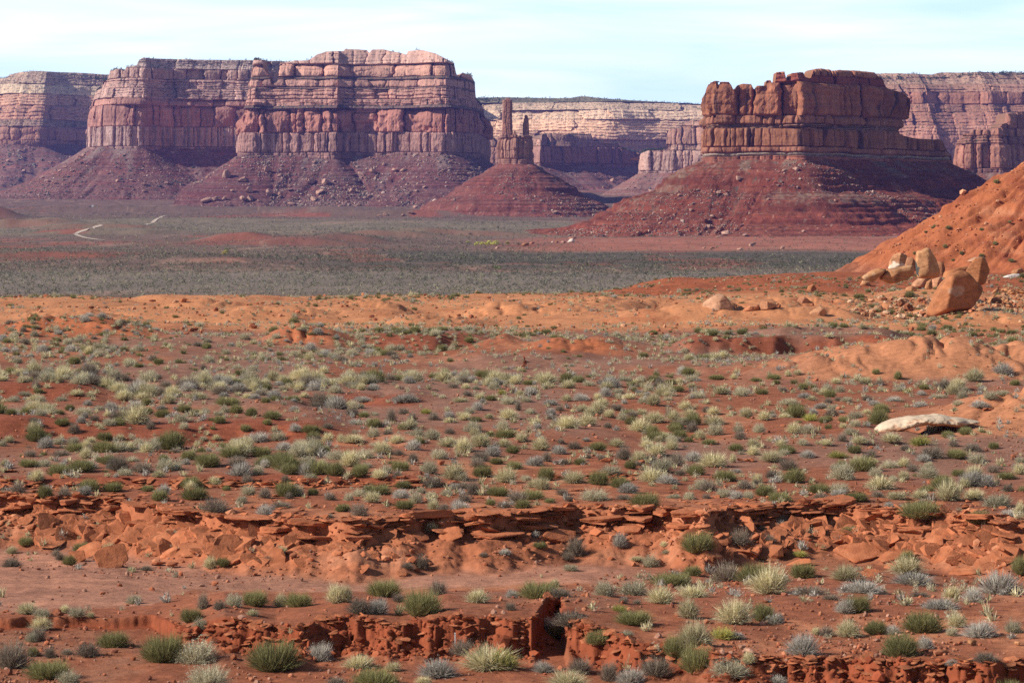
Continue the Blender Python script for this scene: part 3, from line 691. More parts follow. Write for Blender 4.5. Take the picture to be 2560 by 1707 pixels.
s_top = [(1245, 337), (1252, 336), (1284, 337), (1288, 334), (1302, 346), (1306, 338), (1324, 338), (1332, 341)]
G1, C1, *_ = loft(s_front, s_back, s_top, s_strata, YS, 240, ds=1.4, hard=1, cap=(1.5, 3, 5), topn=.3)
def tower(px0, px1, Yc, py0, py1, prof, seed, top):
    hw = (px1 - px0) / 2 / F * Yc; xc = ((px0 + px1) / 2 - CX) / F * Yc
    n, m = 90, int((py0 - py1) / 1.2)
    th = np.linspace(0, 2 * np.pi, n); t = np.linspace(0, 1, m)[:, None]
    q = (np.abs(np.cos(th)) ** 4 + np.abs(np.sin(th)) ** 4) ** (-.25)
    w = np.interp(t, [p[0] for p in prof], [p[1] for p in prof]); sh = np.interp(t, [p[0] for p in prof], [p[2] for p in prof])
    z = zpy(py0, Yc) + (zpy(py1, Yc) - zpy(py0, Yc)) * t + 0 * th
    r = hw * w * q * (1 + .10 * fbm(th * 2.2 + 0 * t, z / 6, seed, 4)) - .8 * np.exp(-(((th * 3 / np.pi + .4 * vnoise(z / 5, 0 * z, seed)) % 1 - .5) / .08) ** 2) * .6
    r = r - .35 * gau((z / 4.2 + .5 * vnoise(th * 2, z * 0, seed + 4)) % 1, .5, .07)
    x = xc + hw * sh + r * np.cos(th) * 1.0; y = Yc + r * .85 * np.sin(th)
    G = np.stack([x, y, z], -1)
    capc = G[-1:].copy(); capc[..., 0] = xc + hw * sh[-1]; capc[..., 1] = Yc; capc[..., 2] += .3
    G = np.concatenate([G, capc])
    C = np.zeros(G.shape) + np.array([.33, .155, .11])
    zz = G[..., 2]
    C = mixc(C, (.17, .085, .075), sstep(fbm(th * 3 + 0 * zz, zz / 18, seed + 3, 3), 0, .5) * .7)
    C = mixc(C, (.43, .26, .19), sstep(fbm(th * 4 + 0 * zz, zz / 12, seed + 5, 3), .15, .6) * .6)
    return G[:, ::-1], C[:, ::-1]
t1 = tower(1254, 1282, 2262, 340, 246, [(0, 1.0, 0), (.25, .92, .02), (.55, .86, .0), (.75, .88, .08), (.9, .86, .0), (.955, .8, .02), (.96, .42, .1), (1, .36, .1)], 243, 0)
t2 = tower(1306, 1323, 2264, 342, 288, [(0, 1.0, 0), (.3, .97, .0), (.62, .92, .0), (.68, .7, .1), (.82, .74, .1), (.84, .5, .15), (.93, .52, .1), (1, .25, .05)], 244, 0)
t3 = tower(1281, 1293, 2258, 345, 328, [(0, 1.2, 0), (.5, .8, 0), (1, .3, 0)], 245, 0)
V, Fc, Cc = merge([(G1, C1), t1, t2, t3])
spire = link('rock_spire', mesh_from('rock_spire', V * K, Fc, Cc, False, M_CLIFF))
tag(spire, 'twin pillared rock spire on a red cone between the two big cliffs', 'rock spire', kind='structure')
tal_s = Talus(plan_xy(s_front), zpy(408, YS), [(-50, -1), (0, 0), (30, 18.5), (60, 35.5), (80, 44.5), (105, 50), (260, 64)], 340,
              ledges=[(zpy(p_, YS), 1.2, .25) for p_ in (424, 431, 446, 454, 493, 502, 511, 529)] + [(zpy(438, YS), 1.6, .35), (zpy(462, YS), 2.6, .35), (zpy(474, YS), 3.0, .35), (zpy(484, YS), 2.2, .3), (zpy(520, YS), 2.4, .3)], rill=.9, lob=1)
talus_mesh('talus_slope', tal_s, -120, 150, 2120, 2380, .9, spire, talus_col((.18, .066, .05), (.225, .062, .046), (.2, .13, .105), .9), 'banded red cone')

# --- far cliffs
def far_mesa(name, label, front, back, top, strata, Y, seed, ds=2.4, tal=None, tbox=None, tcol=None, tl=None, cap=(20, 60, 160), tone=(.86, .82, .82)):
    G, C, P, nf, s = loft(front, back, top, strata, Y, seed, ds=ds, cap=cap)
    V, Fc, Cc = merge([(G, C * np.array(tone))])
    o = link(name, mesh_from(name, V * K, Fc, Cc, False, M_CLIFF))
    tag(o, label, 'cliff' if 'cliff' in name else 'mesa', kind='structure')
    if tal is not None:
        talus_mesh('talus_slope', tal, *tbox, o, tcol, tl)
    return o
YL = 4200.0
l_strata = [
    dict(a=400, b=352, i0=0, i1=3, w=24, wob=2, crack=2, beds=3, c=(.34, .19, .145), streak=.4, varn=.5, gj=4),
    dict(a=352, b=318, i0=4, i1=8, w=30, wob=2.4, crack=3, beds=2, rnd=4, c=(.38, .21, .155), streak=.4, varn=.5, gj=4),
    dict(a=318, b=300, i0=12, i1=28, w=30, wob=2, beds=3, bedb=1.5, c=(.36, .24, .18), veg=.26, streak=.2),
    dict(a=300, b=262, i0=30, i1=54, w=50, wob=3, bulge=2, crack=2, beds=4, bedb=3, bedr=3, rnd=4, c=(.48, .27, .19), streak=.2, varn=.2, veg=.08),
    dict(a=262, b=232, i0=57, i1=80, w=60, wob=3, bulge=2, crack=2, beds=4, bedb=3, bedr=3, rnd=3, c=(.56, .34, .235), streak=.2, varn=.1, veg=.05),
    dict(a=232, b=204, i0=84, i1=104, w=60, wob=2, bulge=2, crack=1, beds=2, bedb=2, rnd=6, c=(.66, .52, .37), streak=.2, varn=.1, veg=.05),
    dict(a=204, b=170, i0=108, i1=142, w=30, wob=2, crack=1.5, beds=4, bedb=2.2, bedr=3, c=(.54, .40, .30), streak=.3, varn=.3, veg=.2),
]
l_front = [(-160, 4230), (-60, 4175), (20, 4160), (70, 4162), (108, 4166), (125, 4180), (160, 4205), (230, 4245), (330, 4280)]
l_top = [(-200, 205), (0, 196), (14, 196), (24, 188), (45, 182), (85, 178), (180, 181), (275, 187), (400, 190)]
tal_l = Talus(plan_xy(l_front), zpy(362, YL), [(-50, -1), (0, 0), (40, 20), (110, 45), (200, 70), (400, 100)], 350, rill=.8, lob=4)
far_mesa('far_mesa', 'hazy pale topped mesa at the left edge, behind the headland', l_front, [(-500, 4900), (-860, 4900)], l_top, l_strata, YL, 250, tone=(1.02, .96, .92), tal=tal_l,
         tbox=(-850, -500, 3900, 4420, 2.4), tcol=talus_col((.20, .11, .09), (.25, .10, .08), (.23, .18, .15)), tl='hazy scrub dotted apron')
YP = 4600.0
p_front = [(1080, 4610), (1180, 4590), (1240, 4570), (1330, 4560), (1400, 4540), (1470, 4525), (1530, 4520), (1575, 4530), (1600, 4545), (1660, 4560), (1760, 4560), (1900, 4560)]
p_top = [(1000, 238), (1190, 241), (1280, 244), (1400, 246), (1430, 245), (1455, 240), (1480, 243), (1510, 247), (1560, 250), (1640, 255), (1700, 258), (1760, 261), (1900, 262)]
p_strata = [
    dict(a=420, b=352, i0=0, i1=10, w=60, wob=3, beds=4, bedb=2, c=(.46, .29, .20), veg=.18),
    dict(a=352, b=328, i0=12, i1=24, w=70, wob=3, bulge=2, beds=3, bedb=3, bedr=3, rnd=4, c=(.58, .38, .265), streak=.2, varn=.1, veg=.1),
    dict(a=328, b=300, i0=26, i1=46, w=80, wob=3, bulge=2, beds=4, bedb=3.2, bedr=3, rnd=4, c=(.62, .43, .30), streak=.2, varn=.1, veg=.05),
    dict(a=300, b=274, i0=50, i1=72, w=80, wob=3, bulge=2, beds=3, bedb=3, bedr=4, rnd=6, c=(.66, .50, .36), streak=.2, varn=.1, veg=.1),
    dict(a=274, b=252, i0=80, i1=130, w=60, wob=4, bulge=2, beds=3, bedb=3, bedr=4, rnd=4, c=(.52, .40, .29), streak=.3, varn=.2, veg=.28, notch=.3),
    dict(a=252, b=236, i0=120, i1=160, w=40, wob=3, beds=2, bedb=2, c=(.17, .165, .11), streak=.2, varn=.1, veg=.45, notch=.2),
]
far_mesa('far_mesa', 'pale cream slickrock plateau in the gap beyond the spire', p_front, [(420, 5300), (-120, 5300)], p_top, p_strata, YP, 260, tone=(1.12, 1.02, .94))
YB = 3850.0
b_front = [(1150, 3960), (1190, 3900), (1300, 3880), (1340, 3850), (1352, 3838), (1380, 3862), (1440, 3880), (1500, 3905), (1560, 3940), (1610, 4010), (1660, 4100)]
b_top = [(1100, 340), (1190, 345), (1330, 346), (1350, 350), (1356, 336), (1380, 333), (1410, 337), (1430, 333), (1478, 336), (1484, 352), (1545, 360), (1552, 370), (1600, 384), (1660, 390)]
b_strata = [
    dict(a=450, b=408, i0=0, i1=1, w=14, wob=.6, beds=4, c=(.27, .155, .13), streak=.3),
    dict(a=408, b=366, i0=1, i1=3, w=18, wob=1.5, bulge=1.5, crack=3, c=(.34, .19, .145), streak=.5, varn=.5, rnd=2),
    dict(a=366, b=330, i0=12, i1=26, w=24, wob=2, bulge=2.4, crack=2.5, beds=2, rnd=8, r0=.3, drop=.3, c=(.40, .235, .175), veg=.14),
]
tal_b = Talus(plan_xy(b_front), zpy(414, YB), [(-50, -1), (0, 0), (40, 20), (100, 45), (200, 70), (400, 100)], 360, ledges=[(zpy(446, YB), 1.8, .6)], rill=.8, lob=3)
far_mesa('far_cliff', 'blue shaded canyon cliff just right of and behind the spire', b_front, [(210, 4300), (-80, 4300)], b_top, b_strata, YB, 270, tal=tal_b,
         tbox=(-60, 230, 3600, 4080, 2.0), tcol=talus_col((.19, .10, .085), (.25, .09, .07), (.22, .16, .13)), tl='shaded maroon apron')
YC = 3300.0
c_front = [(1596, 3460), (1600, 3330), (1612, 3305), (1660, 3300), (1690, 3290), (1730, 3285), (1775, 3280), (1790, 3300)]
c_top = [(1590, 420), (1598, 395), (1602, 384), (1622, 376), (1656, 375), (1664, 372), (1668, 334), (1674, 323), (1700, 321), (1704, 306), (1722, 303), (1730, 300), (1740, 303), (1800, 300)]
c_strata = [
    dict(a=455, b=428, i0=0, i1=.6, w=10, wob=.4, beds=4, c=(.42, .28, .23), streak=.4),
    dict(a=428, b=377, i0=1, i1=2.5, w=11, wob=1.2, bulge=1.3, crack=2.6, rnd=2.5, r0=.6, c=(.48, .30, .235), c2=(.6, .46, .38), streak=.8, varn=.4, drop=.12),
    dict(a=377, b=362, i0=6, i1=9, w=14, wob=1, beds=3, bedb=.8, c=(.44, .27, .205), veg=.08),
    dict(a=362, b=316, i0=10, i1=13, w=13, wob=1.6, bulge=1.6, crack=3, rnd=4, r0=.5, c=(.50, .28, .20), c2=(.6, .42, .33), streak=.4, varn=.4, drop=.15),
    dict(a=316, b=296, i0=17, i1=25, w=16, wob=1.6, beds=2, bedb=1.4, rnd=5, c=(.54, .33, .24), veg=.05),
]
tal_c = Talus(plan_xy(c_front), zpy(432, YC), [(-50, -1), (0, 0), (30, 18), (80, 42), (140, 60), (300, 85)], 370, rill=.8, lob=2)
far_mesa('far_cliff', 'sunlit lavender pink buttress peeping out left of the dark right butte', c_front, [(212, 3450), (165, 3450)], c_top, c_strata, YC, 280, ds=2.1, tal=tal_c,
         tbox=(60, 260, 3120, 3470, 1.8), tcol=talus_col((.23, .13, .105), (.27, .11, .085), (.27, .20, .165)), tl='grey pink bouldery apron', cap=(10, 30, 80))
YF = 3400.0
f_front = [(1960, 3460), (2120, 3440), (2200, 3430), (2240, 3424), (2300, 3414), (2345, 3408), (2362, 3418), (2420, 3424), (2460, 3414), (2500, 3405), (2540, 3416), (2620, 3420), (2760, 3420)]
f_top = [(1900, 250), (2150, 240), (2178, 190), (2190, 184), (2240, 183), (2330, 187), (2345, 183), (2400, 177), (2450, 173), (2520, 171), (2600, 170), (2760, 168)]
f_strata = [
    dict(a=440, b=372, i0=0, i1=2, w=14, wob=1, crack=2, c=(.48, .30, .235), c2=(.62, .46, .37), streak=.8, varn=.4),
    dict(a=372, b=336, i0=3, i1=6, w=28, wob=2, bulge=1.6, crack=3, rnd=4, c=(.46, .245, .175), streak=.3, varn=.4),
    dict(a=336, b=312, i0=12, i1=20, w=24, wob=2, beds=3, bedb=1.6, bedr=2, c=(.45, .25, .18), veg=.12),
    dict(a=312, b=276, i0=28, i1=54, w=26, wob=2.4, bulge=2, beds=4, bedb=2, bedr=3, rnd=3, c=(.42, .22, .15), veg=.16),
    dict(a=276, b=254, i0=58, i1=71, w=26, wob=2.2, beds=3, bedb=1.8, bedr=2, c=(.42, .23, .155), veg=.14),
    dict(a=254, b=222, i0=74, i1=78, w=30, wob=3, bulge=2.6, crack=3, rnd=4, c=(.43, .22, .145), streak=.3, varn=.5),
    dict(a=222, b=200, i0=82, i1=104, w=40, wob=3, bulge=2, beds=3, bedb=2, bedr=3, rnd=4, c=(.47, .28, .19), veg=.08),
    dict(a=200, b=164, i0=110, i1=160, w=30, wob=2, beds=4, bedb=2, bedr=3, c=(.46, .315, .22), veg=.2),
]
far_mesa('far_mesa', 'high banded mesa at the right edge beyond the dark butte', f_front, [(760, 4100), (440, 4100)], f_top, f_strata, YF, 290, ds=2.2, tone=(.84, .76, .74))
YN = 2200.0
n_front = [(2392, 2300), (2388, 2226), (2394, 2206), (2440, 2200), (2516, 2196), (2522, 2214), (2560, 2230), (2640, 2260), (2700, 2300)]
n_top = [(2380, 420), (2388, 372), (2392, 352), (2404, 347), (2408, 336), (2430, 332), (2434, 324), (2474, 324), (2478, 330), (2481, 321), (2500, 320), (2504, 311), (2516, 308), (2519, 284), (2560, 280), (2700, 282)]
n_strata = [
    dict(a=452, b=423, i0=0, i1=.5, w=8, wob=.3, beds=6, bedb=.4, c=(.30, .15, .11), streak=.3, nz=.4),
    dict(a=423, b=361, i0=.8, i1=1.6, w=9, wob=.9, bulge=.9, crack=2, rnd=1.5, r0=.75, c=(.37, .175, .12), c2=(.46, .28, .2), streak=.6, varn=.5, beds=2, bedb=.3),
    dict(a=361, b=340, i0=3.5, i1=6, w=9, wob=.9, beds=3, bedb=.9, c=(.33, .165, .115), veg=.05),
    dict(a=340, b=318, i0=5, i1=6, w=11, wob=1, bulge=1.3, crack=2, rnd=2, c=(.38, .18, .12)),
    dict(a=318, b=276, i0=6.5, i1=8.5, w=12, wob=1, bulge=1.2, crack=2, rnd=2, beds=1, c=(.36, .17, .115), varn=.5),
]
tal_n = Talus(plan_xy(n_front), zpy(430, YN), [(-50, -1), (0, 0), (25, 14), (60, 30), (100, 40), (260, 60)], 380, rill=.8, lob=2)
butte_n = far_mesa('butte', 'small red-brown butte half hidden behind the orange hill at right edge', n_front, [(480, 2500), (400, 2500)], n_top, n_strata, YN, 300, ds=1.9, tal=tal_n,
         tbox=(300, 480, 2080, 2320, 1.3), tcol=talus_col((.20, .085, .062), (.24, .08, .058), (.22, .15, .12)), tl='dark rubble apron', cap=(6, 14, 30))
butte_n['category'] = 'butte'
# ------------------------------------------------------------------ vegetation
def blade_set(r, n, base_r, elev_lo, elev_hi, len_lo, len_hi, w, droop, cols, up=1.0, tipw=.25, height=1.0):
    """n thin tapered stems radiating from the root crown; unit-wide plant. returns V,F(list),C"""
    az = r.uniform(0, 2 * np.pi, n)
    u = r.uniform(0, 1, n)
    el = elev_lo + (elev_hi - elev_lo) * u
    L = r.uniform(len_lo, len_hi, n)
    br = base_r * np.sqrt(r.uniform(0, 1, n)); ba = az + r.normal(0, .9, n)
    b = np.stack([br * np.cos(ba), br * np.sin(ba), np.zeros(n)], 1)
    d = np.stack([np.cos(az) * np.cos(el), np.sin(az) * np.cos(el), np.sin(el) * height], 1)
    side = np.cross(d, r.normal(0, 1, (n, 3))); side /= np.linalg.norm(side, axis=1, keepdims=True) + 1e-9
    ww = (w * r.uniform(.6, 1.4, n))[:, None]
    jit = r.normal(0, .05, (n, 3)) * L[:, None]
    mid = b + d * (L * .55)[:, None] + jit
    tip = b + d * L[:, None] + jit * 1.5
    tip[:, 2] -= droop * L * np.cos(el)
    mid[:, 2] += droop * .25 * L * np.cos(el)
    V = np.stack([b - side * ww * .5, b + side * ww * .5, mid - side * ww * .5, mid + side * ww * .5, tip], 1).reshape(-1, 3)
    V[:, 2] = np.maximum(V[:, 2], 0)
    i = np.arange(n)[:, None] * 5
    Q = np.concatenate([i, i + 1, i + 3, i + 2], 1); T = np.concatenate([i + 2, i + 3, i + 4], 1)
    ca = np.array(cols, float)
    c = ca[r.integers(0, len(ca), n)] * r.uniform(.75, 1.25, (n, 1))
    C = np.repeat(c, 5, axis=0)
    return V, Q, T, C
def leaf_set(r, n, pts, size, cols, flat=1.0):
    k = r.integers(0, len(pts), n)
    p = pts[k] + r.normal(0, size * .9, (n, 3))
    p[:, 2] = np.maximum(p[:, 2], size * .3)
    a = r.normal(0, 1, (n, 3)); a /= np.linalg.norm(a, axis=1, keepdims=True)
    b = np.cross(a, r.normal(0, 1, (n, 3))); b /= np.linalg.norm(b, axis=1, keepdims=True)
    s = (size * r.uniform(.5, 1.3, n))[:, None]
    V = np.stack([p - a * s, p + a * s, p + b * s * .8], 1).reshape(-1, 3)
    T = np.arange(n * 3).reshape(-1, 3)
    ca = np.array(cols, float)
    C = np.repeat(ca[r.integers(0, len(ca), n)] * r.uniform(.75, 1.25, (n, 1)), 3, axis=0)
    return V, T, C
def dome_pts(r, n, rx=.5, h=1.0, lo=.55, lobes=3):
    d = r.normal(0, 1, (n, 3)); d[:, 2] = np.abs(d[:, 2]); d /= np.linalg.norm(d, axis=1, keepdims=True)
    rad = r.uniform(lo ** 3, 1, n) ** (1 / 3)
    az = np.arctan2(d[:, 1], d[:, 0])
    ph = r.uniform(0, 6.28, 2)
    lob = 1 + .16 * np.sin(lobes * az + ph[0]) + .10 * np.sin((lobes + 2) * az + ph[1] + 3 * d[:, 2])
    return d * (rad * lob)[:, None] * np.array([rx, rx, h])
GREY = [(.53, .48, .33), (.63, .57, .40), (.42, .38, .26), (.56, .49, .32), (.47, .44, .32)]
WHITE = [(.52, .48, .41), (.60, .56, .48), (.44, .40, .34), (.38, .35, .30)]
GREEN = [(.23, .225, .095), (.29, .275, .115), (.175, .175, .075), (.37, .335, .155), (.26, .23, .11)]
STRAW = [(.68, .60, .37), (.78, .70, .46), (.58, .51, .29), (.50, .47, .25), (.66, .56, .36)]
DEAD = [(.27, .215, .165), (.34, .28, .22), (.20, .155, .12), (.31, .26, .19)]
YEL = [(.52, .47, .12), (.60, .52, .18), (.42, .42, .12), (.34, .36, .10)]
def shrub_mesh(kind, seed, f=1.0):
    r = np.random.default_rng(seed)
    n = lambda k: int(k * f)
    parts = []
    if kind == 'g':
        pts = dome_pts(r, 260, .46, .88, .6, r.integers(2, 5))
        parts.append(blade_set(r, n(760), .2, .12, 1.5, .36, .54, .009 / f ** .5, .1, GREY, height=1.7))
        V, T, C = leaf_set(r, n(2000), pts, .018 / f ** .5, GREY + [(.45, .45, .36)])
        parts.append((V, np.zeros((0, 4), int), T, C))
    elif kind == 'w':
        pts = dome_pts(r, 160, .45, .85, .6, r.integers(2, 5))
        parts.append(blade_set(r, n(900), .16, .08, 1.5, .36, .58, .013 / f ** .5, .05, WHITE, height=1.7))
        V, T, C = leaf_set(r, n(1100), pts, .016 / f ** .5, WHITE)
        parts.append((V, np.zeros((0, 4), int), T, C))
    elif kind == 'e':
        parts.append(blade_set(r, n(1700), .30, .3, 1.56, .36, .60, .0095 / f ** .5, .03, GREEN, height=1.75))
        parts.append(blade_set(r, n(220), .24, .25, 1.56, .42, .62, .012 / f ** .5, .05, [(.32, .29, .12), (.26, .25, .09)], height=1.75))
    elif kind == 's':
        parts.append(blade_set(r, n(820), .14, .3, 1.55, .42, .66, .010 / f ** .5, .28, STRAW, height=1.75))
        parts.append(blade_set(r, n(260), .16, .15, 1.3, .3, .5, .012 / f ** .5, .1, GREY, height=1.5))
    elif kind == 'd':
        parts.append(blade_set(r, n(900), .14, .1, 1.5, .34, .56, .008 / f ** .5, .02, DEAD, height=1.7))
        pts = dome_pts(r, 150, .45, .85, .5, 4)
        V, T, C = leaf_set(r, n(1000), pts, .014 / f ** .5, DEAD + GREY[:2])
        parts.append((V, np.zeros((0, 4), int), T, C))
    elif kind == 'y':
        parts.append(blade_set(r, n(500), .2, .2, 1.5, .35, .55, .012 / f ** .5, .05, YEL + [(.3, .31, .12)], height=1.7))
        pts = dome_pts(r, 120, .44, .9, .75, 3); pts = pts[pts[:, 2] > .35]
        V, T, C = leaf_set(r, n(500), pts, .022 / f ** .5, YEL)
        parts.append((V, np.zeros((0, 4), int), T, C))
    Vs, Qs, Ts, Cs, off = [], [], [], [], 0
    for V, Q, T, C in parts:
        Vs.append(V); Qs.append(Q + off); Ts.append(T + off); Cs.append(C); off += len(V)
    V = np.concatenate(Vs); C = np.concatenate(Cs)
    # uneven crown, and heights brought to about 1
    lob = 1 + .22 * fbm(V[:, 0] * 2.2 + seed, V[:, 1] * 2.2, seed, 2)
    V = V * np.stack([1 + 0 * lob, 1 + 0 * lob, lob], 1)
    V[:, 2] *= 1.0 / np.quantile(V[:, 2], .985)
    xy = np.quantile(np.abs(V[:, :2]), .985)
    V[:, :2] *= .5 / xy
    return V, np.concatenate(Qs), np.concatenate(Ts), C
def stems_mesh(seed):
    r = np.random.default_rng(seed)
    V, Q, T, C = blade_set(r, 46, .06, .35, 1.4, .3, .55, .028, .0, [(.20, .145, .105), (.26, .20, .15)], height=1.5)
    return mesh_from('woody_stems', V, [Q, T], C, False, M_LEAF)
KINDS = {'g': ('sagebrush', 'sagebrush', 'grey sagebrush'), 'w': ('bleached_shrub', 'shrub', 'whitish shrub'), 'e': ('green_shrub', 'shrub', 'olive green shrub'),
         's': ('grass_clump', 'grass clump', 'straw grass clump'), 'd': ('dry_bush', 'bush', 'dry brown bush'), 'y': ('yellow_shrub', 'shrub', 'yellow shrub')}
TPL = {}
for k_ in KINDS:
    TPL[k_] = []
    for j in range(5 if k_ in 'gesd' else 3):
        V, Q, T, C = shrub_mesh(k_, 500 + 37 * j + ord(k_))
        TPL[k_].append(mesh_from(KINDS[k_][0] + '_foliage', V, [Q, T], C, False, M_LEAF))
STEMS = [stems_mesh(900 + i) for i in range(4)]
